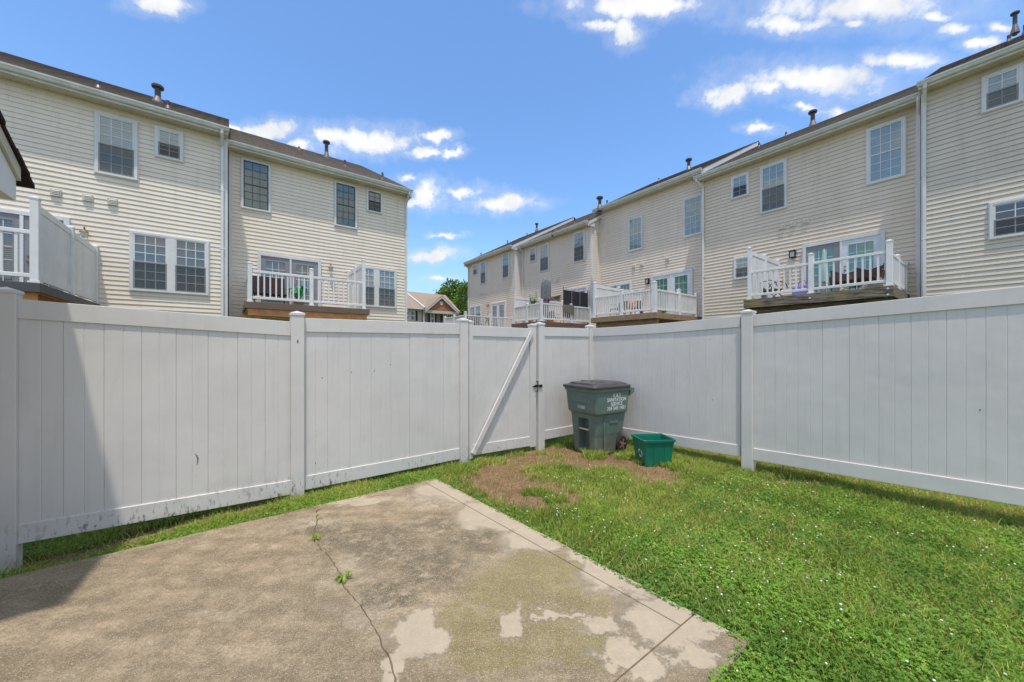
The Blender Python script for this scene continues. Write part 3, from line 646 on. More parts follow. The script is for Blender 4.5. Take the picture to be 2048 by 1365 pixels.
# ------------------------------------------------------------------ houses
class House:
    def __init__(s, name, side, D, pxl, pxr, ze, label, lap, sid, depth, pitch=.53, over=.35, group=None, cat='townhouse'):
        s.xd, s.yd = (D1, D2) if side == 'L' else (-D2, D1)
        s.D = D; s.u0 = s.u(pxl); s.w = s.u(pxr)-s.u0; s.ze = ze; s.ov = over; s.pitch = pitch; s.depth = depth
        o = s.xd*s.u0+s.yd*D
        s.root = empty(name, (o.x, o.y, 0), math.atan2(s.xd.y, s.xd.x), label, cat, group); s.sid = sid; s.lap = lap
    def Y(s, px, off=0): return (s.D+off)/(s.yd.x*(px-CX)/F+s.yd.y)
    def u(s, px, off=0): return s.xd.dot(plan(px, s.Y(px, off)))
    def x(s, px, off=0): return s.u(px, off)-s.u0
    def z(s, px, py, off=0): return CH+(HY-py)/F*s.Y(px, off)
    def roof_hit(s, px, py):
        dx = Vector(((px-CX)/F, 1)); v = (HY-py)/F
        t = (s.ze+s.pitch*(s.ov-s.D)-CH)/(v-s.pitch*s.yd.dot(dx)); p = dx*t
        return s.xd.dot(p)-s.u0, s.yd.dot(p)-s.D, CH+v*t, t
    def shell(s, laps_as_parts=True, x_over=(.0, .0), rake=(False, False), blank=None):
        r = s.root; w = s.w; ze = s.ze
        zs = ze-.19
        zr = ze+s.pitch*(s.depth+s.ov)
        # body
        poly = [(0, -.3), (2*s.depth, -.3), (2*s.depth, ze-.06), (s.depth, zr-.10), (0, ze-.06+s.pitch*0)]
        MB().prism(poly, 'x', .004, w-.004).build('wall', M[s.sid], r)
        # siding, one board per course
        e = s.lap; prof = [(.0, 0), (-.017, .0), (-.0175, .006), (-.004, e+.002), (.0, e+.002)]
        prof2 = [(-.017, 0), (-.0165, .012), (-.012, e*.5), (-.0125, e*.5+.003)]
        lr = .021 if s.sid == 'cream' else .025
        me = MB().prism([(0, 0), (-.008, .003), (-.5*lr-.006, .0), (-lr, .004), (-lr+.0005, .012), (-.003, e), (0, e)], 'x', .05, w-.05).mesh('siding_board', M[s.sid])
        n = int((zs+.05)/e); 
        if laps_as_parts:
            for i in range(n+1): inst('siding_board', me, r, (0, 0, zs-(i+1)*e+.0))
        else:
            mb = MB()
            for i in range(n+1):
                zz_ = zs-(i+1)*e; mb.prism([(0, zz_), (-.026, zz_), (-.029, zz_+.006), (-.002, zz_+e), (0, zz_+e)], 'x', .05, w-.05)
            tag(mb.build('siding', M[s.sid], r), kind='stuff')
        # corner boards
        for x0, x1 in ((-.006, .085), (w-.085, w+.006)):
            MB().box(x0, x1, -.036, .10, -.2, zs).build('corner_board', M['trim'], r)
        # soffit, fascia, gutter
        sf = MB().box(-.02-x_over[0], w+.02+x_over[1], -s.ov+.01, .0, zs, zs+.012); sf.build('soffit', M['soffit'], r)
        gm = MB()
        for k in range(int(w/.38)): gm.box(.2+k*.38, .215+k*.38, -s.ov+.02, -.01, zs-.004, zs-.0005)
        tag(gm.build('soffit_groove', M['soffit'], r), kind='stuff')
        hv = MB()
        for k in range(int(w/.30)): hv.box(.18+k*.30, .20+k*.30, -.06, -.045, zs-.007, zs-.001)
        hv.build('soffit_vent', M['hole'], r); r.children[-1]['kind'] = 'stuff'
        MB().box(-.03-x_over[0], w+.03+x_over[1], -s.ov-.012, -s.ov+.01, zs-.005, ze-.02).build('fascia', M['gutter'], r)
        go = -s.ov-.013; gp = [(go, ze-.02), (go, ze-.135), (go-.06, ze-.135), (go-.085, ze-.10), (go-.085, ze-.075), (go-.115, ze-.045), (go-.12, ze-.02), (go-.105, ze-.015), (go-.10, ze-.03)]
        MB().prism([(go, ze-.03), (go, ze-.135), (go-.06, ze-.135), (go-.08, ze-.105), (go-.082, ze-.085), (go-.108, ze-.05), (go-.112, ze-.012), (go-.104, ze-.008), (go-.10, ze-.03)], 'x', -.05-x_over[0], w+.05+x_over[1]).build('gutter', M['gutter'], r)
        # roof with uv for the shingle courses
        sl = math.hypot(1, s.pitch); y0 = -s.ov-.04; z0 = ze-.012; L = (s.depth-y0)
        x0, x1 = -.02-x_over[0]-(.12 if rake[0] else 0), w+.02+x_over[1]+(.12 if rake[1] else 0); th = .035
        mb = MB(); rows = 1
        pts = [(y0, z0), (s.depth, z0+s.pitch*L), (2*s.depth+s.ov, z0+s.pitch*L-s.pitch*(s.depth+s.ov))]
        v = []; uv = []
        me2 = bpy.data.meshes.new('roof'); bm = bmesh.new(); ul = bm.loops.layers.uv.new('UVMap')
        def quad(a, b, c, d_, ua):
            f = bm.faces.new([bm.verts.new(p) for p in (a, b, c, d_)])
            for l, q in zip(f.loops, ua): l[ul].uv = q
        for (ya, za), (yb, zb) in zip(pts[:-1], pts[1:]):
            dl = math.hypot(yb-ya, zb-za)
            quad((x0, ya, za), (x1, ya, za), (x1, yb, zb), (x0, yb, zb), [(0, 0), (x1-x0, 0), (x1-x0, dl), (0, dl)])
            quad((x0, ya, za-th), (x0, yb, zb-th), (x1, yb, zb-th), (x1, ya, za-th), [(0, 0), (0, dl), (w, dl), (w, 0)])
            for xx, rev in ((x0, 0), (x1, 1)):
                q = [(xx, ya, za), (xx, yb, zb), (xx, yb, zb-th), (xx, ya, za-th)]; q = q if not rev else q[::-1]
                quad(*q, [(0, 0), (dl, 0), (dl, .03), (0, .03)])
        quad((x0, y0, z0-th), (x1, y0, z0-th), (x1, y0, z0), (x0, y0, z0), [(0, 0), (w, 0), (w, .03), (0, .03)])
        # raised shingle courses along the front slope
        nrow = int(L*sl/.14)
        for k in range(nrow):
            t0 = k/nrow; t1 = (k+1)/nrow; ya, yb = y0+L*t0, y0+L*t1; za, zb = z0+s.pitch*L*t0, z0+s.pitch*L*t1
            hh = .006; ju = random.uniform(0, 40)
            quad((x0, ya, za+hh), (x1, ya, za+hh), (x1, yb, zb+.001), (x0, yb, zb+.001), [(ju, k*.14), (x1-x0+ju, k*.14), (x1-x0+ju, k*.14+.139), (ju, k*.14+.139)])
            quad((x0, ya, za), (x1, ya, za), (x1, ya, za+hh), (x0, ya, za+hh), [(0, 0), (w, 0), (w, .01), (0, .01)])
        bm.to_mesh(me2); bm.free(); me2.materials.append(M['roof'])
        ro = bpy.data.objects.new('roof', me2); COL.objects.link(ro); ro.parent = r; s.roof = ro
        for k, flag in enumerate(rake):
            if not flag: continue
            xx = x0 if k == 0 else x1; sg = 1 if k == 0 else -1
            xa_, xb_ = sorted((xx+sg*.012, xx+sg*.035)); bh = .20
            MB().prism([(y0+.02, z0-th-.002-bh), (s.depth, z0+s.pitch*(s.depth-y0)-th-.002-bh), (s.depth, z0+s.pitch*(s.depth-y0)-th-.002), (y0+.02, z0-th-.002)], 'x', xa_, xb_).build('rake_board', M['trim'], r)
            MB().prism([(y0+.02, z0-.30), (.12, z0-.30), (.12, z0-.06), (y0+.02, z0-.04)], 'x', *(sorted((xx+sg*.036, xx+sg*.12)))).build('eave_return', M['trim'], r)
        return r
    def downspout(s, x, z1=None, off=-.10, w=.075, elbow=0):
        z1 = s.ze-.5 if z1 is None else z1; g = s.ze-.13
        m_ = MB().box(x-w/2, x+w/2, -.085, -.03, -.2, z1)
        m_.build('downspout', M['trim'], s.root, bevel=.008)
        mb = MB(); yo = -s.ov-.06
        pts = [(x+elbow, yo, g), (x+elbow, yo, g-.08), (x, -.06, z1+.03), (x, -.06, z1-.05)]
        mb.tube(pts, .045, 6); mb.build('downspout_elbow', M['trim'], s.root)
        for zz_ in (2.2, 4.6, 6.4): MB().box(x-w/2-.02, x+w/2+.02, -.089, -.028, zz_, zz_+.03).build('downspout_strap', M['trim'], s.root)

def window(h, px0, px1, py0, py1, cols=3, rows=3, frame='trim', sash='trim', back='blind', screen=True, twin=False, cw=.062, fill=1.0, up='blind'):
    """double-hung window given by its left edge, right edge and the top and bottom at the left edge"""
    x0, x1 = h.x(px0), h.x(px1); z1, z0 = h.z(px0, py0), h.z(px0, py1)
    w, hh = x1-x0, z1-z0; r = h.root
    fr_ = MB().ring(0, w, 0, hh, cw, -.072, -.004, cw*.8); fr_.box(-.025, w+.025, -.030, 0, -.028, hh+.028) if False else None
    fr_.ring(-.02, w+.02, -.02, hh+.02, .022, -.048, -.002)
    wo_ = fr_.build('window', M[frame], r, loc=(x0, 0, z0), bevel=.003)
    units = [(cw, w-cw)]
    if twin:
        mw = .17; units = [(cw, w/2-mw/2), (w/2+mw/2, w-cw)]
        MB().box(w/2-mw/2, w/2+mw/2, -.068, -.004, cw*.8, hh-cw).build('mullion', M[frame], wo_, bevel=.003)
    for a, b in units:
        MB().box(a, b, -.0315, -.0285, cw*.8, hh-cw).build('dark_room_plate', M['room_dark'], wo_)  # no recess behind the glass: thin plate with the room's shade as its colour
        zb, zt_ = cw*.8, hh-cw; zm = (zb+zt_)/2; sw = .036
        for k, (c, d) in enumerate(((zm-.02, zt_), (zb, zm+.02))):
            yo = -.046 if k == 0 else -.043
            MB().ring(a, b, c, d, sw, yo-.016, yo+.008).build('sash', M[sash], wo_)
            ax, bx, cz, dz = a+sw, b-sw, c+sw, d-sw
            gm = MB(); mw_ = .020
            for i in range(1, cols): xx = ax+(bx-ax)*i/cols; gm.box(xx-mw_/2, xx+mw_/2, yo-.010, yo+.004, cz, dz)
            for j in range(1, rows): zz_ = cz+(dz-cz)*j/rows; gm.box(ax, bx, yo-.0085, yo+.0025, zz_-mw_/2, zz_+mw_/2)
            if cols*rows > 1: gm.build('muntin', M[sash], wo_)
            for i in range(cols):
                for j in range(rows):
                    inst('pane', UNIT_PANE, wo_, (ax+(bx-ax)*(i+.5)/cols, yo-.002, cz+(dz-cz)*(j+.5)/rows), ((bx-ax)/cols-.002, 1, (dz-cz)/rows-.002))
            if screen and k == 1:
                inst('insect_screen', SCREEN_ME, wo_, ((a+b)/2, -.0625, (c+d)/2), (b-a-.01, 1, d-c-.01))
        bm_ = MB(); m_ = back
        if back in ('teal', 'green_curtain'):
            nfold = max(6, int((b-a)/.07)); 
            for i in range(nfold):
                xa_, xb_ = a+(b-a)*i/nfold, a+(b-a)*(i+1)/nfold; ya_, yb_ = (-.0322, -.0355) if i % 2 else (-.0355, -.0322)
                bm_.add([(xa_, ya_, zb), (xb_, yb_, zb), (xb_, yb_, zt_), (xa_, ya_, zt_)], [(0, 1, 2, 3)])
            bm_.build('curtain', M[m_], wo_)
        else:
            nn = int((zt_-zb)*fill/.05)
            for i in range(nn):
                zz_ = zt_-.01-i*.05; bm_.add([(a, -.0322, zz_), (b, -.0322, zz_), (b, -.0362, zz_-.046), (a, -.0362, zz_-.046)], [(3, 2, 1, 0)])
            bm_.build('blind', M[m_], wo_)
    return wo_

def door(h, px0, px1, py0, zfloor, leaf=('greydoor', 'greydoor'), back=('blind_tan', 'blind_tan'), rows=5, name='patio_door', cw=.10, trim='trim'):
    x0, x1 = h.x(px0), h.x(px1); z1 = h.z(px0, py0); w, hh = x1-x0, z1-zfloor; r = h.root
    fo = MB().ring(0, w, 0, hh, cw, -.085, -.004, .03).build(name, M[trim], r, loc=(x0, 0, zfloor), bevel=.003)
    MB().box(w/2-.03, w/2+.03, -.08, -.004, .03, hh-cw).build('mullion', M[trim], fo)
    for k, (a, b) in enumerate(((cw, w/2-.03), (w/2+.03, w-cw))):
        c, d = .03, hh-cw; sx = (b-a)*.17; gz0, gz1 = c+.28, d-.16
        MB().box(a, b, -.0315, -.0285, c, d).build('dark_room_plate', M['room_dark'], fo)  # dark plate on the wall in place of the shaded inside
        lf = MB(); lf.box(a, a+sx, -.06, -.034, c, d); lf.box(b-sx, b, -.06, -.034, c, d); lf.box(a+sx, b-sx, -.06, -.034, c, gz0); lf.box(a+sx, b-sx, -.06, -.034, gz1, d)
        lf.ring(a+sx-.02, b-sx+.02, gz0-.02, gz1+.02, .022, -.068, -.058)
        lf.build('leaf', M[leaf[k]], fo, bevel=.003)
        gm = MB(); ax, bx = a+sx, b-sx
        for i in (1, 2): xx = ax+(bx-ax)*i/3; gm.box(xx-.008, xx+.008, -.057, -.046, gz0, gz1)
        for j in range(1, rows): zz_ = gz0+(gz1-gz0)*j/rows; gm.box(ax, bx, -.0555, -.0475, zz_-.008, zz_+.008)
        gm.build('muntin', M['whitedoor'], fo)
        for i in range(3):
            for j in range(rows): inst('pane', UNIT_PANE, fo, (ax+(bx-ax)*(i+.5)/3, -.051, gz0+(gz1-gz0)*(j+.5)/rows), ((bx-ax)/3-.002, 1, (gz1-gz0)/rows-.002))
        bm_ = MB()
        if back[k] == 'green_curtain':
            bm_.add([(ax, -.035, gz0), (bx, -.035, gz0), (bx, -.035, gz1), (ax, -.035, gz1)], [(0, 1, 2, 3)]); bm_.build('curtain', M[back[k]], fo)
        else:
            for i in range(int((gz1-gz0)/.05)):
                zz_ = gz1-i*.05; bm_.add([(ax, -.0345, zz_), (bx, -.0345, zz_), (bx, -.041, zz_-.040), (ax, -.041, zz_-.040)], [(3, 2, 1, 0)])
            bm_.build('blind', M[back[k]], fo)
    MB().tube([(w/2+.10, -.06, .95), (w/2+.10, -.09, .95)], .028, 10).tube([(w/2+.10, -.06, 1.08), (w/2+.10, -.075, 1.08)], .022, 10).build('handle', M['brass'], fo)
    return fo
def vent(h, px, py, size=.19):
    x, z = h.x(px), h.z(px, py); s2 = size/2
    mb = MB().box(-s2, s2, -.05, -.002, -s2, s2); 
    o = mb.build('vent_hood', M['soffit'] if h.xd == D1 else M[h.sid], h.root, loc=(x, 0, z), bevel=.006)
    lv = MB()
    for i in range(4): zz_ = -s2*.62+i*s2*.42; lv.add([(-s2*.7, -.052, zz_), (s2*.7, -.052, zz_), (s2*.7, -.075, zz_-.02), (-s2*.7, -.075, zz_-.02), (-s2*.7, -.052, zz_-.024), (s2*.7, -.052, zz_-.024)], [(0, 3, 2, 1), (2, 3, 4, 5), (0, 1, 5, 4)][:2])
    lv.build('louvre', M['trim'], o)
def lantern(h, px, py, m_='brass', style=0):
    x, z = h.x(px), h.z(px, py); r = h.root
    if style == 0:
        o = MB().lathe((0, 0), [(.055, 0), (.055, .012), (.03, .02)], 12); ob = o.build('wall_lamp', M[m_], r, loc=(x, -.02, z+.04)); ob.rotation_euler = (math.pi/2, 0, 0)
        ob2 = MB().tube([(0, .06, .02), (0, .13, .09), (0, .10, .14), (0, .02, .13)], .01, 8); ob2.build('arm', M[m_], ob)
        g = MB().lathe((0, 0), [(.03, .0), (.07, -.01), (.085, -.03), (.07, -.05), (.06, -.13), (.03, -.17), (.01, -.18)], 8).build('lamp_glass', M['lampglass'], ob, loc=(0, 0, .13)); g.rotation_euler = (-math.pi/2, 0, 0)
        g2_ = MB().lathe((0, 0), [(.01, .05), (.04, .03), (.088, -.022), (.088, -.03)], 12).build('lamp_hood', M[m_], ob, loc=(0, .0, .13)); g2_.rotation_euler = (-math.pi/2, 0, 0)
    else:
        ob = MB().box(-.09, .09, -.16, -.02, -.11, .11); ob = MB().ring(-.09, .09, -.11, .11, .02, -.17, -.03).box(-.1, .1, -.19, -.02, .11, .13).box(-.07, .07, -.03, -.018, -.12, .12).build('wall_lamp', M['black'], r, loc=(x, 0, z))
        MB().box(-.068, .068, -.155, -.04, -.088, .105).build('lamp_glass', M['lampglass'], ob)
def flue(h, px, py_base, py_top, big=True, rad=None):
    x, y, z, t = h.roof_hit(px, py_base); H = (py_base-py_top)/F*t
    if big:
        rr = rad or .085
        o = MB().lathe((0, 0), [(rr, -.25), (rr, H-.10)], 14).build('flue_pipe', M['pipe'], h.roof, loc=(x, y, z), smooth=False)
        MB().lathe((0, 0), [(rr*1.1, H-.12), (rr*1.9, H-.11), (rr*2.0, H-.09), (rr*2.0, H-.03), (rr*1.7, H), (.01, H+.005)], 16).build('flue_cap', M['pipe'], h.roof, loc=(x, y, z))
        MB().lathe((0, 0), [(rr*2.1, -.16), (rr*1.9, -.02), (rr*1.05, H*.30), (rr*1.02, H*.34)], 16).build('flue_flashing', M['flash'], h.roof, loc=(x, y, z))
    else:
        rr = rad or .045
        MB().lathe((0, 0), [(rr, -.2), (rr, H)], 10).build('vent_pipe', M['pipe'], h.roof, loc=(x, y, z))
        MB().lathe((0, 0), [(rr*2.0, -.12), (rr*1.8, -.03), (rr*1.05, H*.35)], 10).build('pipe_flashing', M['flash'], h.roof, loc=(x, y, z))

k_s = .000809; k_r = .0010711
def pick(): pass
GL = 'townhouses in the left row'; GR = 'townhouses in the right row'
# left row -------------------------------------------------------------
L1 = House('townhouse', 'L', k_s*18180, -330, 455, 8.27, 'cream sided townhouse at far left with a twin window and charcoal edged deck', .127, 'cream', 7.4, group=GL)
L1.shell(rake=(False, False))
window(L1, 190.7, 275.6, 223.6, 346.6, back='blind'); window(L1, 310.5, 366.3, 253, 313.8, 2, 2, fill=.6)
window(L1, 260.5, 417.6, 462.3, 581.2, twin=True, back='blind_tan', screen=True)
door(L1, -60, 141, 409, 2.72, leaf=('greydoor', 'greydoor'))
for p in ((112.8, 386.8), (176.4, 397), (225.6, 405)): vent(L1, *p)
lantern(L1, 171.5, 469); L1.downspout(L1.w-.13)
flue(L1, 315.5, 205, 171); flue(L1, 197, 176, 163, False); flue(L1, 336, 217, 202, False)
L2 = House('townhouse', 'L', k_s*19200, 458, 813, 8.27, 'cream townhouse ending the left row with charcoal framed upper windows', .127, 'cream', 7.4, group=GL)
L2.shell(rake=(False, True))
window(L2, 482.4, 541, 316.4, 416.2, sash='bronze', back='teal', screen=False); window(L2, 668.6, 713, 362.5, 451.5, sash='bronze', back='teal', screen=False)
window(L2, 732.9, 763.5, 379, 422.8, 2, 2, sash='bronze', back='blind_tan'); window(L2, 710, 792, 531, 612, twin=True, back='blind', screen=True)
door(L2, 514.7, 641.3, 505.2, 2.91, leaf=('greydoor', 'greydoor')); lantern(L2, 660.4, 538); L2.downspout(L2.w-.03)
flue(L2, 653, 316, 283); flue(L2, 598, 300, 294, False); flue(L2, 690, 334, 321, False); flue(L2, 765, 360, 346, False)
# right row --------------------------------------------------------------
R1 = House('townhouse', 'R', k_r*14700, 1843, 2600, 8.96, 'grey beige townhouse nearest at right, cut by the frame, with a small window over another', .134, 'greybeige', 5.6, group=GR)
R1.shell()
window(R1, 1964.7, 2046, 157, 228.8, 2, 2); window(R1, 1979, 2086, 407.9, 480.5, 2, 2, back='blind', fill=.12)
R1.downspout(.06, elbow=.04); flue(R1, 2030, 62, 25); flue(R1, 2050, 66, 50, False)
flue(R1, 2018, 83, 71, False)
R2 = House('townhouse', 'R', k_r*15200, 1405, 1840, 8.92, 'beige townhouse at right with a weathered timber deck and green curtained door', .134, 'beige', 5.6, group=GR)
R2.shell(x_over=(.12, 0))
window(R2, 1463.4, 1498.4, 356.3, 400.8, 2, 2, back='blind', fill=.5); window(R2, 1521.3, 1574.3, 336.7, 429.4, back='blind'); window(R2, 1733.7, 1811.9, 260.9, 372.1, back='blind', screen=False)
window(R2, 1469, 1506, 517, 560.2, 2, 2, back='blind')
door(R2, 1606.3, 1770.8, 491.8, 3.16, leaf=('greydoor', 'whitedoor'), back=('green_curtain', 'green_curtain'))
for p in ((1565.8, 454), (1586, 448.6), (1612.3, 441.9)): vent(R2, *p)
lantern(R2, 1587, 510.3, style=1); R2.downspout(.06, elbow=-.12); R2.downspout(R2.w-.02, elbow=.02)
flue(R2, 1625.5, 252, 222); flue(R2, 1572, 272, 265, False); flue(R2, 1518, 294, 287, False)
R3 = House('townhouse', 'R', k_r*15700, 1199, 1410, 9.46, 'taller beige townhouse in the middle of the right row with white french doors', .134, 'beige2', 5.6, group=GR)
R3.shell(rake=(False, True), x_over=(.12, 0))
window(R3, 1257.6, 1286.6, 439.7, 505, back='blind', screen=False, up='w'); window(R3, 1367.5, 1407, 399.6, 476.9, back='blind', screen=False)
window(R3, 1215, 1263, 573, 640, twin=True, back='blind'); door(R3, 1304, 1387, 552, 2.97, leaf=('whitedoor', 'whitedoor'), back=('green_curtain', 'green_curtain'))
for p in ((1268.4, 532.6), (1284.2, 529), (1335.8, 518)): vent(R3, *p, .2)
lantern(R3, 1297, 563.6, style=1); flue(R3, 1377.5, 340, 318); flue(R3, 1317.5, 362, 357, False); flue(R3, 1199.5, 417, 394); flue(R3, 1214, 409, 401, False)
R4 = House('townhouse', 'R', k_r*15100, 1043, 1184, 8.70, 'beige townhouse with a white corner board set forward beyond the middle one', .134, 'beige2', 5.6, group=GR)
R4.shell(laps_as_parts=False, rake=(False, True))
window(R4, 1060.6, 1073, 497.2, 525.8, 2, 2, back='blind'); window(R4, 1080.5, 1098.8, 492, 545.3, back='blind'); window(R4, 1148, 1170.3, 467.2, 527, back='blind')
door(R4, 1138, 1176, 579, 2.95, leaf=('whitedoor', 'whitedoor'))
for p in ((1101.6, 562.8), (1114.5, 560.5)): vent(R4, *p, .22)
R4.downspout(.25); flue(R4, 1105, 468, 461, False); flue(R4, 1150, 447, 440, False)
R5 = House('townhouse', 'R', k_r*14650, 937, 1031.5, 8.70, 'beige end townhouse at the far end of the right row', .134, 'beige2', 5.6, group=GR)
R5.shell(laps_as_parts=False, rake=(True, True))
window(R5, 947, 955.8, 531.2, 552.3, 2, 2, back='blind'); window(R5, 961.7, 973, 525.8, 569.9, back='blind'); window(R5, 1005.7, 1019, 508.5, 558.6, back='blind')
window(R5, 940.6, 963, 614.4, 648, twin=True, back='blind'); door(R5, 982.8, 1013, 607.4, 2.85, leaf=('whitedoor', 'whitedoor')); lantern(R5, 978, 612)
for p in ((960.5, 588.6), (966, 587.5), (971, 586.5)): vent(R5, *p, .22)
R5.downspout(.06); flue(R5, 1073.5, 462, 447); flue(R5, 1015, 488, 481, False); flue(R5, 962, 512, 506, False); flue(R5, 1054, 472, 467, False)
# side walls of siding where a unit steps forward
def side_laps(h):
    mb = MB(); e = h.lap; zs = h.ze-.19
    for i in range(int(zs/e)+1):
        z_ = zs-(i+1)*e; x = h.w
        mb.add([(x, .1, z_), (x+.017, .1, z_), (x+.005, .1, z_+e), (x, .1, z_+e), (x, 1.2, z_), (x+.017, 1.2, z_), (x+.005, 1.2, z_+e), (x, 1.2, z_+e)], [(0, 1, 2, 3)[::-1], (1, 5, 6, 2), (0, 4, 5, 1), (4, 7, 6, 5)])
    tag(mb.build('side_siding', M[h.sid], h.root), kind='stuff')
side_laps(R4); side_laps(R5)
# brown sloped awning with white brackets on the far deck wall
ax0, ax1 = R4.x(1097), R4.x(1122)
aw = MB().add([(ax0, -.02, R4.z(1110, 592)), (ax1, -.02, R4.z(1122, 590)), (ax1, -.7, R4.z(1122, 597)), (ax0, -.7, R4.z(1110, 603)),
               (ax0, -.02, R4.z(1110, 592)-.05), (ax1, -.02, R4.z(1122, 590)-.05), (ax1, -.7, R4.z(1122, 597)-.05), (ax0, -.7, R4.z(1110, 603)-.05)],
              [(0, 3, 2, 1), (4, 5, 6, 7), (0, 1, 5, 4), (1, 2, 6, 5), (2, 3, 7, 6), (3, 0, 4, 7)]).build('awning', M['brown_fascia'], R4.root)
MB().tube([(ax1-.1, -.03, R4.z(1122, 590)-.5), (ax1-.1, -.65, R4.z(1122, 597)-.06)], .03, 6).tube([(ax0+.1, -.03, R4.z(1110, 592)-.5), (ax0+.1, -.65, R4.z(1110, 603)-.06)], .03, 6).build('bracket', M['trim'], aw)

# ------------------------------------------------------------------ decks
def rail_run(root, p, q, zf, n, m='deckwhite', top=.93, bw=.035, low=.10, prof=None):
    """rail section between p and q (plan points in the deck frame)"""
    p, q = Vector(p), Vector(q); L = (q-p).length; a = math.atan2((q-p).y, (q-p).x)
    for nm, z0, z1, hw in (('top_rail', top-.075, top, .032), ('bottom_rail', low, low+.075, .026)):
        o = MB().box(0, L, -hw, hw, z0, z1).build(nm, M[m], root, bevel=.008, loc=(p.x, p.y, zf)); o.rotation_euler = (0, 0, a)
    key = (round(top, 2), round(low, 2), m)
    if key not in rail_run.c: rail_run.c[key] = MB().box(-bw/2, bw/2, -bw/2, bw/2, low+.07, top-.07).mesh('baluster', M[m])
    for i in range(n):
        t = (i+.5+.0)/n; c = p.lerp(q, (i+1)/(n+1)); inst('baluster', rail_run.c[key], root, (c.x, c.y, zf), rot=(0, 0, a))
rail_run.c = {}
def deck_post(root, x, y, zf, h, w=.11, m='deckwhite', skirt=True):
    o = MB().box(-w/2, w/2, -w/2, w/2, 0, h-.03).build('post', M[m], root, bevel=.008, loc=(x, y, zf))
    k = w/2+.008; MB().add([(-k,-k,h-.05),(k,-k,h-.05),(k,k,h-.05),(-k,k,h-.05),(-k,-k,h-.025),(k,-k,h-.025),(k,k,h-.025),(-k,k,h-.025),(0,0,h+.01)],
        [(3,2,1,0),(0,1,5,4),(1,2,6,5),(2,3,7,6),(3,0,4,7),(4,5,8),(5,6,8),(6,7,8),(7,4,8)]).build('post_cap', M[m], o)
    if skirt: MB().box(-k-.012, k+.012, -k-.012, k+.012, 0, .035).build('post_skirt', M[m], o)
    return o
def privacy(root, x, y0, y1, zf, h, nb=8, npost=2, z0=.06):
    """solid panels between y0 (front) and y1 (wall)"""
    L = y1-y0
    for k in range(npost+1): deck_post(root, x, y0+L*k/npost, zf, h+.10 if k == 0 else h+.07, .11, skirt=(k == 0))
    for k in range(npost):
        a, b = y0+L*k/npost+.055, y0+L*(k+1)/npost-.055
        for z_, nm in ((z0, 'panel_rail'), (h-.15, 'panel_rail')):
            o = MB().box(-.024, .024, a, b, z_, z_+.13).build(nm, M['deckwhite'], root, bevel=.004, loc=(x, 0, zf))
        w = (b-a)/nb
        for i in range(nb):
            MB().box(-.011, .011, a+i*w+.002, a+(i+1)*w-.002, z0+.12, h-.14).build('privacy_board', M['deckwhite'], root, bevel=.003, loc=(x, 0, zf))
def deck(h, x0, x1, dep, zf, fascia, beam, label, fh=.18, bh=.18, boards='brown_fascia', group='raised decks on the backs of the townhouses', inset=.10, joist_m='pine', wpost=True):
    p = h.xd*(h.u0)+h.yd*h.D
    r = empty('deck', (p.x, p.y, 0), math.atan2(h.xd.y, h.xd.x), label, 'deck', group)
    n = int(dep/.145); 
    for i in range(n):
        MB().box(x0, x1, -dep+i*dep/n+.003, -dep+(i+1)*dep/n-.003, zf-.028, zf).build('deck_plank', M[boards], r)
    MB().box(x0-.02, x1+.02, -dep-.027, -dep-.002, zf-fh-.01, zf-.004).build('fascia', M[fascia], r, bevel=.003)
    for x_ in (x0, x1): MB().box(x_-.022 if x_ == x0 else x_-.001, x_+.001 if x_ == x0 else x_+.022, -dep-.001, -.03, zf-fh-.01, zf-.005).build('fascia', M[fascia], r, bevel=.003)
    # joists under the planks and the dropped beam
    for i in range(int((x1-x0)/.41)+1):
        xx = x0+.03+i*.41; 
        if xx < x1-.03: MB().box(xx, xx+.038, -dep+.02, -.03, zf-fh-.01, zf-.030).build('joist', M[joist_m], r)
    MB().box(x0+.06, x1-.06, -dep+inset, -dep+inset+.09, zf-fh-.012-bh, zf-fh-.012).build('beam', M[beam], r, bevel=.003)
    if wpost:
        for xx in (x0+.25, x1-.35): MB().box(xx, xx+.14, -dep+inset+.10, -dep+inset+.24, -.2, zf-fh-.012).build('support_post', M[joist_m], r)
    return r
# L1 deck
dep = 3.95; xr = L1.x(194)-.02; zf = 2.70
dk1 = deck(L1, xr-5.0, xr+.06, dep, zf, 'charcoal', 'pine', 'raised deck with charcoal fascia and a tall white privacy screen at far left', .16, .19, 'charcoal')
privacy(dk1, xr-.0, -dep+.06, -.07, zf, 1.50, 8)
rail_run(dk1, (xr-2.4, -dep+.07), (xr-.055, -dep+.07), zf, 13, top=.97, bw=.04); deck_post(dk1, xr-2.46, -dep+.07, zf, 1.1)
rail_run(dk1, (xr-4.9, -dep+.07), (xr-2.52, -dep+.07), zf, 13, top=.97, bw=.04)
# L2 deck
dep = 2.2; xa_ = L2.x(490.6, -dep); xb_ = L2.x(737.8, -dep); zf = 2.89
dk2 = deck(L2, xa_, xb_, dep, zf, 'brown_fascia', 'pine', 'raised deck with brown fascia over orange pine beam on the left row end house', .18, .20, inset=.02)
p_l, p_m, p_r = L2.x(500, -dep), L2.x(623.5, -dep), L2.x(728.5, -dep)
deck_post(dk2, p_l, -dep+.07, zf, 1.18); deck_post(dk2, p_m, -dep+.07, zf, 1.2)
rail_run(dk2, (p_l+.05, -dep+.07), (p_m-.05, -dep+.07), zf, 9, top=.95, bw=.04); rail_run(dk2, (p_m+.05, -dep+.07), (p_r-.05, -dep+.07), zf, 9, top=.95, bw=.04)
rail_run(dk2, (p_l, -dep+.13), (p_l, -.08), zf, 13, top=.95, bw=.04)
privacy(dk2, p_r, -dep+.07, -.07, zf, 1.62, 6, 2)
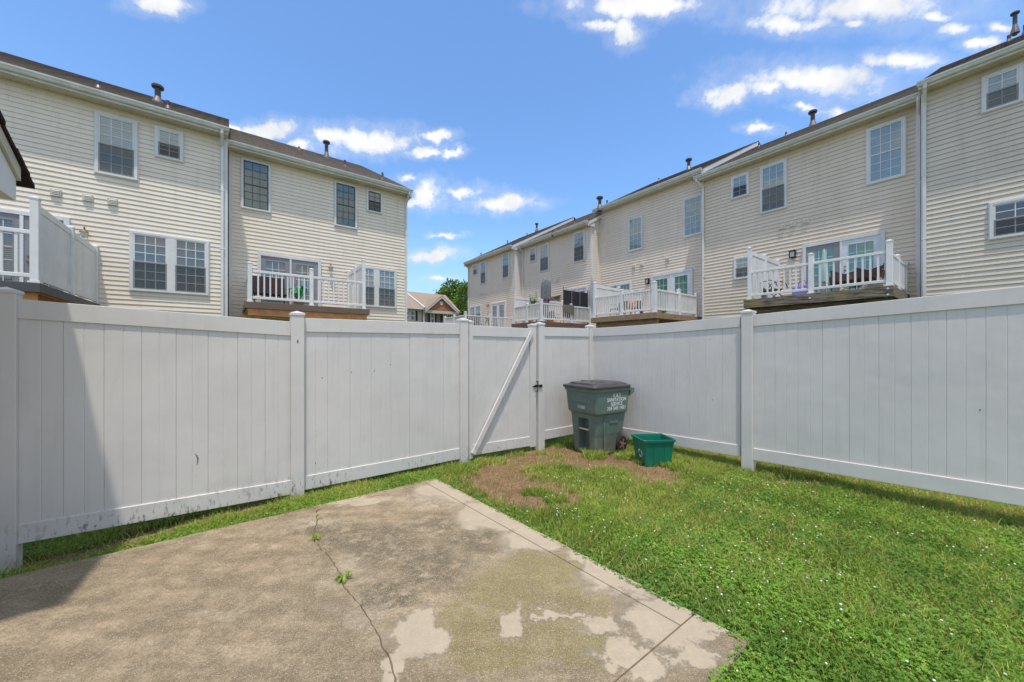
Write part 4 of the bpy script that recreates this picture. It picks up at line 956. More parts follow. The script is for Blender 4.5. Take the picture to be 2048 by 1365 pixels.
# R2 deck
dep = 2.68; xa_ = R2.x(1489, -dep); xb_ = R2.x(1785, -dep); zf = 3.135
dk3 = deck(R2, xa_, xb_, dep, zf, 'weathered', 'weathered', 'raised deck of weathered grey timber with white rails and cluttered chairs', .27, .2, 'weathered', joist_m='weathered', inset=.35)
p_l, p_m, p_r = R2.x(1498, -dep), R2.x(1621, -dep), R2.x(1778, -dep)
deck_post(dk3, p_m, -dep+.07, zf, 1.2, .12); deck_post(dk3, p_r, -dep+.07, zf, 1.2, .12); deck_post(dk3, p_r, -1.45, zf, 1.0); deck_post(dk3, p_r, -.07, zf, 1.0)
rail_run(dk3, (p_l+.05, -dep+.07), (p_m-.06, -dep+.07), zf, 9, bw=.04); rail_run(dk3, (p_m+.06, -dep+.07), (p_r-.06, -dep+.07), zf, 9, bw=.04)
rail_run(dk3, (p_r, -dep+.13), (p_r, -1.50), zf, 7, top=.9, bw=.045); rail_run(dk3, (p_r, -1.40), (p_r, -.12), zf, 8, top=.9, bw=.045)
privacy(dk3, p_l, -dep+.07, -.07, zf, 1.63, 6, 2)
for px_, py_ in ((1620, 597), (1776, 578), (1776, 590)):
    MB().lathe((0, 0), [(.03, 0), (.03, .008), (.018, .012), (.018, .02)], 10).build('bolt', M['steel'], dk3, loc=(R2.x(px_, -dep), -dep-.028, R2.z(px_, py_, -dep))).rotation_euler = (math.pi/2, 0, 0)
# R3 deck
dep = 3.65; xa_ = R3.x(1183, -dep); xb_ = R3.x(1311, -dep); zf = 2.95
dk4 = deck(R3, xa_, xb_, dep, zf, 'tan_wood', 'tan_wood', 'raised tan stained deck with white rails projecting in front of white french doors', .22, .26, 'tan_wood', joist_m='tan_wood', inset=.25)
p_l, p_m, p_r = R3.x(1187.5, -dep), R3.x(1241.5, -dep), R3.x(1307.5, -dep)
deck_post(dk4, p_m, -dep+.07, zf, 1.1, .13); deck_post(dk4, p_r, -dep+.07, zf, 1.22, .14); deck_post(dk4, p_r, -dep+1.85, zf, 1.1, .12); deck_post(dk4, p_r, -.35, zf, 1.05, .12)
rail_run(dk4, (p_l+.05, -dep+.07), (p_m-.06, -dep+.07), zf, 11, bw=.04); rail_run(dk4, (p_m+.06, -dep+.07), (p_r-.07, -dep+.07), zf, 10, bw=.04)
rail_run(dk4, (p_r, -dep+.14), (p_r, -dep+1.79), zf, 12, bw=.04); rail_run(dk4, (p_r, -dep+1.91), (p_r, -.41), zf, 11, bw=.04)
privacy(dk4, p_l, -dep+.07, -.07, zf, 1.52, 8, 2)
# R4 deck
dep = 3.8; xa_ = R4.x(1024, -dep); xb_ = R4.x(1080, -dep)+.05; zf = 2.93
dk5 = deck(R4, xa_, xb_, dep, zf, 'brown_fascia', 'brown_fascia', 'raised brown deck with a closed grey umbrella and hanging rug further along the right row', .3, .12, 'pine', joist_m='brown_fascia', inset=.25)
p_l, p_m, p_r = R4.x(1027.5, -dep), R4.x(1052.5, -dep), R4.x(1080.5, -dep)
deck_post(dk5, p_m, -dep+.07, zf, 1.02, .11); deck_post(dk5, p_r, -dep+.07, zf, 1.12, .13); deck_post(dk5, p_r, -dep+2.2, zf, 1.05, .11); deck_post(dk5, p_r, -.1, zf, 1.0, .11)
rail_run(dk5, (p_l+.05, -dep+.07), (p_m-.05, -dep+.07), zf, 9, bw=.045); rail_run(dk5, (p_m+.05, -dep+.07), (p_r-.06, -dep+.07), zf, 8, bw=.045)
rail_run(dk5, (p_r, -dep+.14), (p_r, -dep+2.14), zf, 13, bw=.045); rail_run(dk5, (p_r, -dep+2.26), (p_r, -.16), zf, 12, bw=.045)
privacy(dk5, p_l, -dep+.07, -.07, zf, 1.5, 8, 2)
# R5 deck
dep = 3.9; xa_ = R5.x(886, -dep); xb_ = R5.x(929, -dep)+.05; zf = 2.80
dk6 = deck(R5, xa_, xb_, dep, zf, 'brown_fascia', 'brown_fascia', 'farthest raised deck on the right row, its white rails just above the fence', .3, .12, 'pine', joist_m='brown_fascia', inset=.25)
p_l, p_m, p_r = R5.x(888, -dep), R5.x(906.6, -dep), R5.x(928.9, -dep)
deck_post(dk6, p_l, -dep+.07, zf, 1.05, .13); deck_post(dk6, p_m, -dep+.07, zf, 1.05, .13); deck_post(dk6, p_r, -dep+.07, zf, 1.15, .14); deck_post(dk6, p_r, -dep+1.95, zf, 1.08, .13); deck_post(dk6, p_r, -.1, zf, 1.05, .13)
rail_run(dk6, (p_l+.06, -dep+.07), (p_m-.06, -dep+.07), zf, 10, bw=.045); rail_run(dk6, (p_m+.06, -dep+.07), (p_r-.07, -dep+.07), zf, 11, bw=.045)
rail_run(dk6, (p_r, -dep+.14), (p_r, -dep+1.89), zf, 12, bw=.045); rail_run(dk6, (p_r, -dep+2.01), (p_r, -.16), zf, 13, bw=.045)

# ------------------------------------------------------------------ things on the decks
def at(h, x, y, z, name, label, cat, group=None, rz=0):
    p = h.xd*(h.u0+x)+h.yd*(h.D+y)
    return empty(name, (p.x, p.y, z), math.atan2(h.xd.y, h.xd.x)+rz, label, cat, group)
def chair(root, m_seat, m_frame='black', w=.55, back=.55, tilt=.25):
    MB().box(-w/2, w/2, -.25, .25, .40, .44).build('seat', M[m_seat], root, bevel=.01)
    MB().add([(-w/2, .22, .42), (w/2, .22, .42), (w/2, .22+tilt, .42+back), (-w/2, .22+tilt, .42+back), (-w/2, .25, .42), (w/2, .25, .42), (w/2, .25+tilt, .42+back), (-w/2, .25+tilt, .42+back)],
             [(3, 2, 1, 0), (4, 5, 6, 7), (0, 1, 5, 4), (1, 2, 6, 5), (2, 3, 7, 6), (3, 0, 4, 7)]).build('backrest', M[m_seat], root)
    for sx in (-1, 1):
        for sy in (-1, 1): MB().tube([(sx*w*.5, sy*.28, 0), (sx*w*.48, sy*.2, .41)], .014, 6).build('leg', M[m_frame], root)
        MB().tube([(sx*w*.52, -.24, .42), (sx*w*.55, -.22, .62), (sx*w*.55, .25, .66)], .016, 6).build('armrest', M[m_frame], root)
# L2 deck
c = at(L2, L2.x(540, -.9), -.9, 2.89, 'patio_chair', 'dark maroon cushioned chair behind the rail of the left row deck', 'chair', rz=.1); chair(c, 'maroon', w=.95, back=.62, tilt=.1)
pl = at(L2, L2.x(598, -1.0), -1.0, 2.89, 'potted_plant', 'bright green plant in a wicker pot behind the left row deck rail', 'plant')
MB().lathe((0, 0), [(.12, 0), (.17, .28), (.18, .30), (.16, .30)], 14).build('pot', M['basket'], pl)
lf = MB()
for i in range(16):
    a_ = i*2.4; r_ = .30+.1*random.random(); zt_ = .45+.35*random.random(); dx, dy = math.cos(a_), math.sin(a_)
    lf.add([(0, 0, .28), (dx*r_*.6-dy*.07, dy*r_*.6+dx*.07, zt_), (dx*r_, dy*r_, zt_-.05), (dx*r_*.6+dy*.07, dy*r_*.6-dx*.07, zt_)], [(0, 1, 2, 3)])
tag(lf.build('leaves', M['potted'], pl), kind='stuff')
# R2 deck
c = at(R2, R2.x(1545, -1.5), -1.5, 3.135, 'recliner_chair', 'dark folding recliner with curved arms at left of the weathered deck', 'chair', rz=1.35)
MB().add([(-.25, -.2, .40), (.25, -.2, .40), (.25, .2, .36), (-.25, .2, .36), (-.25, .55, .95), (.25, .55, .95)], [(0, 1, 2, 3), (3, 2, 5, 4)]).build('sling', M['black'], c)
for sx in (-1, 1):
    MB().tube([(sx*.27, -.35, .02), (sx*.27, .1, .40), (sx*.27, .50, 1.0)], .014, 6).build('frame', M['black'], c)
    MB().tube([(sx*.27, .35, .02), (sx*.27, -.15, .42)], .014, 6).build('leg', M['black'], c)
    MB().tube([(sx*.28, -.32, .45), (sx*.28, -.25, .62), (sx*.28, -.05, .70), (sx*.28, .2, .66), (sx*.28, .32, .5)], .014, 6).build('armrest', M['black'], c)
bg_ = at(R2, R2.x(1605, -1.9), -1.9, 3.135, 'tote_bag', 'purple and blue printed bag standing behind the weathered deck rail', 'bag')
MB().add([(-.24, -.12, 0), (.24, -.12, 0), (.24, .12, 0), (-.24, .12, 0), (-.28, -.05, .34), (.26, -.05, .40), (.26, .05, .40), (-.28, .05, .34)], [(3,2,1,0),(4,5,6,7),(0,1,5,4),(1,2,6,5),(2,3,7,6),(3,0,4,7)]).build('bag_body', M['purple'], bg_, bevel=.03)
MB().tube([(-.12, 0, .34), (-.08, 0, .5), (.06, 0, .52), (.1, 0, .36)], .012, 6).build('handle', M['purple'], bg_)
def camp_chair(px, off, label, rz):
    c = at(R2, R2.x(px, off), off, 3.135, 'camp_chair', label, 'chair', 'brown camp chairs on the weathered deck', rz)
    MB().add([(-.28, -.22, .42), (.28, -.22, .42), (.24, .2, .34), (-.24, .2, .34)], [(0, 1, 2, 3)]).build('seat', M['brown_fabric'], c)
    MB().add([(-.24, .2, .34), (.24, .2, .34), (.34, .30, .80), (.0, .26, .70), (-.34, .30, .86)], [(0, 1, 2, 3, 4)]).build('backrest', M['maroon'], c)
    for sx in (-1, 1):
        MB().add([(sx*.28, -.22, .42), (sx*.36, .25, .40), (sx*.38, .22, .62), (sx*.34, -.2, .60)], [(0, 1, 2, 3)]).build('armrest', M['brown_fabric'], c)
        MB().tube([(sx*.3, -.26, 0), (-sx*.25, .25, .42)], .012, 6).build('leg', M['steel'], c); MB().tube([(sx*.3, .26, 0), (sx*.33, .30, .84)], .012, 6).build('leg', M['black'], c)
camp_chair(1692, -1.3, 'brown canvas camp chair in front of the deck door opening', .3); camp_chair(1728, -1.5, 'maroon camp chair in front of the green curtained white door', -.2)
um = at(R2, R2.x(1648, -.9), -.9, 3.135, 'closed_umbrella', 'pale teal folded umbrella standing before the grey screen door', 'umbrella')
MB().lathe((0, 0), [(.02, 0), (.02, 1.6)], 8).build('pole', M['steel'], um)
MB().lathe((0, 0), [(.02, .5), (.12, .55), (.10, 1.0), (.05, 1.5), (.02, 1.62)], 9).build('canopy', M['teal_cloth'], um)
ho = at(R2, R2.x(1748, -2.3), -2.3, 3.135, 'hose_coil', 'cream coiled hose lying at the front corner of the weathered deck', 'hose')
for k in range(3): MB().tube([(.26*math.cos(t)*(1-.07*k), .18*math.sin(t), .03+.04*k) for t in np.linspace(0, 6.28, 25)], .018, 6, False).build('hose_loop', M['hose'], ho)
# R3 deck
for i, (px, off, lb) in enumerate(((1236, -2.6, 'dark patterned patio chair left of the rail post on the tan deck'), (1256, -2.4, 'dark patio chair with orange print in the middle of the tan deck'), (1272, -2.2, 'dark patio chair nearest the corner post of the tan deck'))):
    c = at(R3, R3.x(px, off), off, 2.95, 'patio_chair', lb, 'chair', 'dark chairs on the tan deck', .3*i); chair(c, 'maroon' if i != 1 else 'orange', w=.5, back=.4)
for i, (px, off, m_, lb) in enumerate(((1283, -3.3, 'purple', 'small blue pot at the foot of the tan deck front rail'), (1317, -3.3, 'orange', 'small orange pot just right of the tan deck corner post'), (1325, -3.1, 'potted', 'small green pot along the tan deck side rail'))):
    p_ = at(R3, min(R3.x(px, off), p_r if False else R3.x(1307, -3.65)-.2+.08*i), off+.12*i, 2.95, 'flower_pot', lb, 'pot', 'small coloured pots on the tan deck')
    MB().lathe((0, 0), [(.05, 0), (.08, .13), (.09, .13), (.085, .15), (.07, .15)], 12).build('pot', M[m_], p_)
# R4 deck
um = at(R4, R4.x(1091, -2.2), -2.2, 2.93, 'patio_umbrella', 'closed grey patio umbrella standing on the far deck behind the rail', 'umbrella')
cn = MB(); n_ = 24; prof = [(.03, 2.55), (.16, 2.42), (.20, 2.3), (.24, 2.1), (.25, 1.4), (.22, 1.36)]; o_ = 0
for r_, z_ in prof:
    for k in range(n_): a_ = 2*math.pi*k/n_; q = r_*(1+.16*(k % 2)*1 + .1*math.sin(3*a_)); cn.v.append((q*math.cos(a_), q*math.sin(a_), z_-(.08 if k % 2 and z_ < 2 else 0)))
for i in range(len(prof)-1):
    for k in range(n_): cn.f.append((i*n_+k, (i+1)*n_+k, (i+1)*n_+(k+1) % n_, i*n_+(k+1) % n_))
cn.build('canopy', M['grey_fabric'], um)
MB().lathe((0, 0), [(.20, .5), (.22, 1.36), (.1, 1.40)], 10).build('lower_cover', M['grey_fabric'], um); MB().lathe((0, 0), [(.03, 0), (.03, 2.6)], 8).build('pole', M['steel'], um)
MB().lathe((0, 0), [(.3, 0), (.3, .06), (.06, .1)], 16).build('base', M['black'], um)
sc_ = at(R4, R4.x(1080.5, -3.8)-.22, -1.0, 2.93, 'privacy_screen', 'black cloth privacy screen on poles at the house end of the far deck', 'screen', rz=math.pi/2)
for k in range(3): MB().box(-.95+k*.64, -.95+(k+1)*.64-.02, -.008, .008, .3, 1.78).build('screen_panel', M['blackmesh'], sc_)
for k in range(4): MB().tube([(-.96+k*.64, 0, 0), (-.96+k*.64, 0, 1.95)], .016, 6).build('pole', M['steel'] if k in (1, 2) else M['black'], sc_)
rg = at(R4, R4.x(1080.5, -3.8)+.06, -1.85, 2.93+.93, 'hanging_rug', 'grey brown rug hung over the side rail of the far deck', 'rug', rz=math.pi/2)
MB().add([(-.42, -.015, .02), (.42, -.015, .02), (.42, -.03, -.48), (-.10, -.03, -.40), (-.42, -.03, -.28), (-.42, -.0, .02), (.42, -.0, .02), (.42, -.015, -.48), (-.10, -.015, -.40), (-.42, -.015, -.28)],
         [(0, 4, 3, 2, 1), (5, 6, 7, 8, 9), (0, 1, 6, 5), (1, 2, 7, 6), (2, 3, 8, 7), (3, 4, 9, 8), (4, 0, 5, 9)]).build('rug_cloth', M['rug'], rg)
pp = at(R4, R4.x(1066, -3.4), -3.4, 2.93+.0, 'potted_plant', 'yellow green plant in a tall black stand behind the far deck corner', 'plant')
MB().tube([(-.25, 0, 0), (-.25, 0, 1.5)], .014, 6).tube([(.25, 0, 0), (.25, 0, 1.6)], .014, 6).box(-.26, .26, -.14, .14, .95, .98).build('stand', M['black'], pp)
MB().lathe((0, 0), [(.1, .98), (.14, 1.1), (.12, 1.1)], 10).build('pot', M['brown_fascia'], pp)
lf = MB()
for i in range(40):
    u_ = Vector((random.gauss(0, 1), random.gauss(0, 1), abs(random.gauss(0, 1)))).normalized()*random.uniform(.08, .24); u_.z += 1.12
    a_ = Vector((random.gauss(0, 1), random.gauss(0, 1), random.gauss(0, 1))).normalized()*.05; b_ = a_.orthogonal().normalized()*.035
    lf.add([u_-a_, u_+b_, u_+a_, u_-b_], [(0, 1, 2, 3)])
tag(lf.build('leaves', M['leafy'], pp), kind='stuff')
for i, (yy_, lb) in enumerate(((-3.2, 'dark chair nearest the corner post of the farthest deck'), (-2.4, 'dark chair in the middle of the farthest deck side rail'), (-1.3, 'dark chair beside the white door of the farthest deck'))):
    c = at(R5, R5.x(928.9, -3.9)-.6, yy_, 2.80, 'patio_chair', lb, 'chair', 'dark chairs on the farthest deck', 1.3+i*.4); chair(c, 'maroon', w=.55, back=.5)
for i, (yy_, lb) in enumerate(((-3.0, 'black patio chair behind the left part of the far deck with the umbrella'), (-1.2, 'black patio chair by the cloth screen of the far deck with the umbrella'))):
    c = at(R4, R4.x(1060, -3.0), yy_, 2.93, 'patio_chair', lb, 'chair', 'black chairs on the umbrella deck', .4+i); chair(c, 'black', w=.6, back=.5)

# ------------------------------------------------------------------ shed corner at the left edge
sr_ = -1.13; sh0 = rs(0, 0)
shed = empty('storage_shed', (0, 0, 0), thL, 'white garden shed corner with dark maroon shingle roof at the left edge', 'shed')
es, ez = 4.135, CH+1.174; pit = .55; rg_s = 3.35; rz_ = ez+pit*(es-rg_s)
W_ = 2.1
def roofslab(sa, za, sb, zb, th):
    return MB().add([(sr_-W_, sa, za), (sr_+.02, sa, za), (sr_+.02, sb, zb), (sr_-W_, sb, zb), (sr_-W_, sa, za-th), (sr_+.02, sa, za-th), (sr_+.02, sb, zb-th), (sr_-W_, sb, zb-th)],
                    [(0, 1, 2, 3)[::-1], (4, 5, 6, 7), (0, 1, 5, 4), (1, 2, 6, 5), (2, 3, 7, 6), (3, 0, 4, 7)])
rfo = MB()
nr = 9
for k in range(nr):
    a_, b_ = es-(es-rg_s)*k/nr, es-(es-rg_s)*(k+1)/nr
    jj = random.uniform(-.006, .006)
    rfo.add([(sr_-W_, a_+.012, ez+pit*(es-a_)), (sr_+.02+jj, a_+.012, ez+pit*(es-a_)), (sr_+.02+jj, b_, ez+pit*(es-b_)+.0), (sr_-W_, b_, ez+pit*(es-b_)),
             (sr_-W_, a_+.012, ez+pit*(es-a_)-.028), (sr_+.02+jj, a_+.012, ez+pit*(es-a_)-.028), (sr_+.02+jj, b_, ez+pit*(es-b_)-.03), (sr_-W_, b_, ez+pit*(es-b_)-.03)],
            [(0, 1, 2, 3), (4, 5, 6, 7)[::-1], (0, 1, 5, 4)[::-1], (1, 2, 6, 5)[::-1], (2, 3, 7, 6), (3, 0, 4, 7)])
rfo.add([(sr_-W_, rg_s, rz_), (sr_+.02, rg_s, rz_), (sr_+.02, 2*rg_s-es, ez), (sr_-W_, 2*rg_s-es, ez), (sr_-W_, rg_s, rz_-.03), (sr_+.02, rg_s, rz_-.03), (sr_+.02, 2*rg_s-es, ez-.03), (sr_-W_, 2*rg_s-es, ez-.03)],
        [(0, 3, 2, 1)[::-1], (4, 5, 6, 7), (1, 2, 6, 5), (2, 3, 7, 6), (3, 0, 4, 7)])
rfo.build('roof', M['shedroof'], shed)
fb = CH+.998
gt_ = lambda q: ez-.125+pit*(es-q)
gl = [(3.97, fb), (3.97, gt_(3.97)), (rg_s, gt_(rg_s)), (2*rg_s-3.97, gt_(3.97)), (2*rg_s-3.97, fb)]
MB().prism([(a_, b_) for a_, b_ in gl], 'x', sr_-.30, sr_-.010).build('gable', M['trim'], shed)
rt_ = lambda q, d_: ez-d_+pit*(es-q)
MB().prism([(3.985, rt_(3.985, .032)), (3.985, rt_(3.985, .118)), (rg_s, rt_(rg_s, .118)), (2*rg_s-3.985, rt_(3.985, .118)), (2*rg_s-3.985, rt_(3.985, .032)), (rg_s, rt_(rg_s, .032))], 'x', sr_-.3, sr_+.006).build('rake_board', M['soffit'], shed)
MB().box(sr_-W_+.3, sr_-.36, 2*rg_s-3.80, 3.65, -.1, fb+.02).build('wall', M['cream'], shed)
MB().box(sr_-W_+.1, sr_-.30, 3.60, 3.97, fb, fb+.02).build('soffit', M['soffit'], shed)

# ------------------------------------------------------------------ wheeled cart
def rrect(x0, x1, hw, rad, rec=0.0, nseg=4, cut=None):
    """rounded rectangle (front at x0) with an optional recess in the front"""
    pts = []
    def arc(cx, cy, a0):
        for k in range(nseg+1): a_ = a0+math.pi/2*k/nseg; pts.append((cx+rad*math.cos(a_), cy+rad*math.sin(a_)))
    arc(x1-rad, hw-rad, 0); arc(x0+rad, hw-rad, math.pi/2)
    for y_, r_ in ((.115, 0), (.095, rec), (-.095, rec), (-.115, 0)): pts.append((x0+r_, y_))
    arc(x0+rad, -hw+rad, math.pi); arc(x1-rad, -hw+rad, 3*math.pi/2)
    return pts
def loft(secs, closed=True):
    mb = MB(); n = len(secs[0][1])
    for z_, pts in secs: mb.v += [(p[0], p[1], z_) for p in pts]
    for i in range(len(secs)-1):
        for k in range(n): mb.f.append((i*n+k, i*n+(k+1) % n, (i+1)*n+(k+1) % n, (i+1)*n+k))
    if closed: mb.f.append(tuple(range(n))[::-1]); mb.f.append(tuple((len(secs)-1)*n+k for k in range(n)))
    return mb
def cart_mat():
    m = bpy.data.materials.new('dull_green_cart_plastic'); m.use_nodes = True; t = m.node_tree; b = t.nodes['Principled BSDF']
    b.inputs['Roughness'].default_value = .5; tcn = t.nodes.new('ShaderNodeTexCoord')
    sp = t.nodes.new('ShaderNodeSeparateXYZ'); t.links.new(tcn.outputs['Object'], sp.inputs[0])
    n1 = tnoise(t, tcn.outputs['Object'], 5, 6, .6); n2 = tnoise(t, tcn.outputs['Object'], 30, 6, .7)
    c = mixc(t, ramp(t, n1.outputs[0], (.3, .7)), (.105, .15, .122), (.135, .185, .152))
    low = ramp(t, sp.outputs[2], (.0, .38, 1, 0))
    c = mixc(t, mth(t, 'MULTIPLY', mth(t, 'MULTIPLY', low, ramp(t, n2.outputs[0], (.3, .6))), .75), c, (.16, .125, .085))
    c = mixc(t, mth(t, 'MULTIPLY', ramp(t, n2.outputs[0], (.68, .76)), .35), c, (.22, .24, .22))
    t.links.new(c, b.inputs['Base Color']); t.links.new(ramp(t, n1.outputs[0], (.3, .7, .42, .6)), b.inputs['Roughness']); return m
M['cart'] = cart_mat()
bdir = Vector((.829, .559)); adir = Vector((-.559, .829)); cs = .93
cor = Vector((1.14, 5.12)); org = cor+adir*.325*cs
cart = empty('wheeled_cart', (org.x, org.y, -.04), math.atan2(bdir.y, bdir.x), 'dark green wheeled rubbish cart with brown lid and white sanitation lettering', 'bin')
cart.scale = (cs, cs, cs*1.08)
secs = [(0.0, rrect(.115, .56, .235, .04)), (.02, rrect(.105, .57, .245, .05)), (.07, rrect(.10, .57, .25, .05, 0)), (.09, rrect(.10, .575, .25, .05, .13)), (.26, rrect(.095, .60, .262, .05, .14)), (.30, rrect(.09, .71, .268, .05, .14)),
        (.475, rrect(.082, .735, .283, .05, .13)), (.50, rrect(.08, .738, .285, .05, .03)), (.515, rrect(.08, .74, .286, .05, 0)), (.565, rrect(.075, .745, .29, .05)),
        (.59, rrect(.05, .76, .315, .06)), (.605, rrect(.035, .765, .322, .06)), (.64, rrect(.03, .768, .324, .06)), (.90, rrect(.0, .80, .335, .06)), (.905, rrect(-.02, .82, .35, .06)),
        (.945, rrect(-.022, .822, .352, .06)), (.948, rrect(-.01, .81, .34, .06)), (.95, rrect(.0, .80, .33, .06))]
body = loft(secs).build('body', M['cart'], cart, bevel=.004)
# corner scoops and the raised pad
MB().add([(.24, -.3262, .565), (.24, -.300, .48), (.26, -.297, .08), (.235, -.29, .08), (.22, -.292, .48), (.22, -.322, .575)], [(0, 5, 4, 1), (1, 4, 3, 2)]).build('rib', M['cart'], cart)
MB().box(.006, .03, -.22, .16, .74, .86).build('front_pad', M['cart'], cart, bevel=.01)
MB().tube([(.105, -.105, .35), (.105, .105, .35)], .014, 10).build('grab_bar', M['steel'], cart)
MB().box(.36, .56, -.2885, -.27, .44, .53).build('moulded_plate', M['cart'], cart, bevel=.006)
# lid
lid = MB()
ls = [(.948, rrect(-.045, .80, .362, .06)), (.965, rrect(-.05, .80, .365, .06)), (.985, rrect(-.045, .80, .36, .06)), (.99, rrect(.0, .79, .32, .06)), (1.012, rrect(.06, .76, .30, .06)), (1.03, rrect(.22, .70, .24, .06)), (1.036, rrect(.30, .60, .12, .05))]
lo = loft(ls).build('lid', M['lid'], cart, bevel=.006)
pm = loft([(.985, rrect(.02, .22, .26, .03)), (1.022, rrect(.035, .22, .25, .03)), (1.026, rrect(.06, .20, .23, .03))]).build('lid_panel', M['lid'], lo, bevel=.004)
for y_ in (-.2, 0, .2): MB().add([(.24, y_-.035, 1.020), (.74, y_-.035, .998), (.74, y_+.035, .998), (.24, y_+.035, 1.020), (.26, y_-.02, 1.042), (.72, y_-.02, 1.012), (.72, y_+.02, 1.012), (.26, y_+.02, 1.042)], [(0,1,5,4),(1,2,6,5),(2,3,7,6),(3,0,4,7),(4,5,6,7)]).build('lid_rib', M['lid'], lo)
MB().box(.11, .19, -.16, .16, 1.0265, 1.0285).build('lid_label', M['letter'], lo) if False else None
MB().tube([(.87, -.30, .90), (.87, .30, .90)], .018, 10).build('handle', M['lid'], cart)
for y_ in (-.32, -.1, .1, .32): MB().prism([(.78, .82), (.885, .875), (.885, .93), (.80, .945)], 'y', y_-.02, y_+.02).build('handle_bracket', M['cart'], cart, bevel=.004)
for sy in (-1, 1):
    w_ = MB().lathe((0, 0), [(.075, -.03), (.11, -.028), (.12, -.018), (.12, .018), (.11, .028), (.075, .03)], 24).build('wheel', M['rubber'], cart, loc=(.665, sy*.255, .115)); w_.rotation_euler = (math.pi/2, 0, 0)
    hb = MB().lathe((0, 0), [(.02, -.034), (.022, .034)], 12)
    for k in range(5): a_ = k*2*math.pi/5; c_, s_ = math.cos(a_), math.sin(a_); hb.add([(c_*.015-s_*.012, s_*.015+c_*.012, .0315), (c_*.015+s_*.012, s_*.015-c_*.012, .0315), (c_*.082+s_*.010, s_*.082-c_*.010, .0315), (c_*.082-s_*.010, s_*.082+c_*.010, .0315)], [(3, 2, 1, 0)])
    hb.build('hub', M['steel'] if False else M['pebble'], w_)
MB().tube([(.665, -.24, .115), (.665, .24, .115)], .012, 8).build('axle', M['steel'], cart)
def lettering(parent, txt, size, loc, rot, name='lettering', align='CENTER', bold=.012, m='letter', sx=1.0, depth=.0006):
    cu = bpy.data.curves.new(name, 'FONT'); cu.body = txt; cu.size = size; cu.align_x = align; cu.align_y = 'CENTER'; cu.extrude = depth; cu.offset = bold*size; cu.resolution_u = 3
    to = bpy.data.objects.new('tmp', cu); COL.objects.link(to); bpy.context.view_layer.update()
    me = bpy.data.meshes.new_from_object(to.evaluated_get(bpy.context.evaluated_depsgraph_get())); bpy.data.objects.remove(to); bpy.data.curves.remove(cu)
    me.materials.clear(); me.materials.append(M[m]); o = bpy.data.objects.new(name, me); COL.objects.link(o); o.parent = parent; o.location = loc; o.rotation_euler = rot; o.scale = (sx, 1, 1); return o
for i, (tx, sz, sx) in enumerate((('K & S', .074, 1), ('SANITATION', .074, 1.0), ('SERVICE', .074, 1), ('704 549 1451', .074, 1.05))):
    zz_ = .845-i*.062; yo = -(.324+(zz_-.64)/.26*.011)-.0018
    lettering(cart, tx, sz, (.475, yo, zz_), (math.radians(90)-math.atan(.011/.26)*-1, 0, 0), bold=.014, sx=sx)
lettering(cart, 'T162805', .06, (.0185, -.02, .675), (math.radians(90), 0, math.radians(-90)), bold=.008, sx=.75)

# ------------------------------------------------------------------ green tub
def tub():
    LF, RF, RB, LB = Vector((1.63, 4.69)), Vector((2.055, 4.74)), Vector((2.06, 5.09)), Vector((1.66, 5.07))
    c = (LF+RF+RB+LB)/4; h = .345
    r = empty('recycling_tub', (c.x, c.y, -.025), math.atan2((RF-LF).y, (RF-LF).x), 'open bright green plastic recycling tub on the grass right of the wheeled cart', 'tub')
    hw, hd = .213, .185
    def rr(a, b, rad, n=5):
        pts = []
        for cx_, cy_, a0 in ((a-rad, b-rad, 0), (-a+rad, b-rad, math.pi/2), (-a+rad, -b+rad, math.pi), (a-rad, -b+rad, 1.5*math.pi)):
            for k in range(n+1): t_ = a0+math.pi/2*k/n; pts.append((cx_+rad*math.cos(t_), cy_+rad*math.sin(t_)))
        return pts
    s_ = [(0, rr(hw*.80, hd*.80, .02)), (.01, rr(hw*.82, hd*.82, .025)), (h-.06, rr(hw*.955, hd*.95, .03)), (h-.055, rr(hw*.97, hd*.965, .03)), (h-.05, rr(hw*.975, hd*.97, .03)), (h-.03, rr(hw*.98, hd*.975, .03)), (h-.028, rr(hw*1.04, hd*1.04, .03)), (h-.004, rr(hw*1.045, hd*1.045, .03)), (h, rr(hw*1.03, hd*1.03, .03)), (h-.002, rr(hw*.955, hd*.955, .03)), (h-.02, rr(hw*.94, hd*.94, .03)), (.015, rr(hw*.79, hd*.79, .02))]
    loft(s_).build('tub_body', M['tubgreen'], r, bevel=.0)
    # recessed panel ribs on the front
    for x_ in (-.07, .075): MB().add([(x_-.006, -hd*.83-.004, .03), (x_+.006, -hd*.83-.004, .03), (x_+.006, -hd*.955-.004, h-.07), (x_-.006, -hd*.955-.004, h-.07), (x_-.006, -hd*.80, .03), (x_+.006, -hd*.80, .03), (x_+.006, -hd*.92, h-.07), (x_-.006, -hd*.92, h-.07)], [(0,1,2,3),(3,7,4,0),(1,5,6,2)]).build('rib', M['tubgreen'], r)
    # pale chasing arrows mark on its left side
    mk = MB()
    for k in range(3):
        a0 = k*2*math.pi/3
        for j in range(4):
            a_, b_ = a0+j*.38, a0+(j+1)*.38
            mk.add([(0, .055*math.cos(a_), .055*math.sin(a_)), (0, .055*math.cos(b_), .055*math.sin(b_)), (0, .036*math.cos(b_), .036*math.sin(b_)), (0, .036*math.cos(a_), .036*math.sin(a_))], [(0, 3, 2, 1)])
    o = mk.build('arrow_mark', M['letter'], r, loc=(-hw*.885-.002, -.04, .15)); o.rotation_euler = (0, math.atan(-.155*hw/(h-.07))*1.0, 0)
tub()

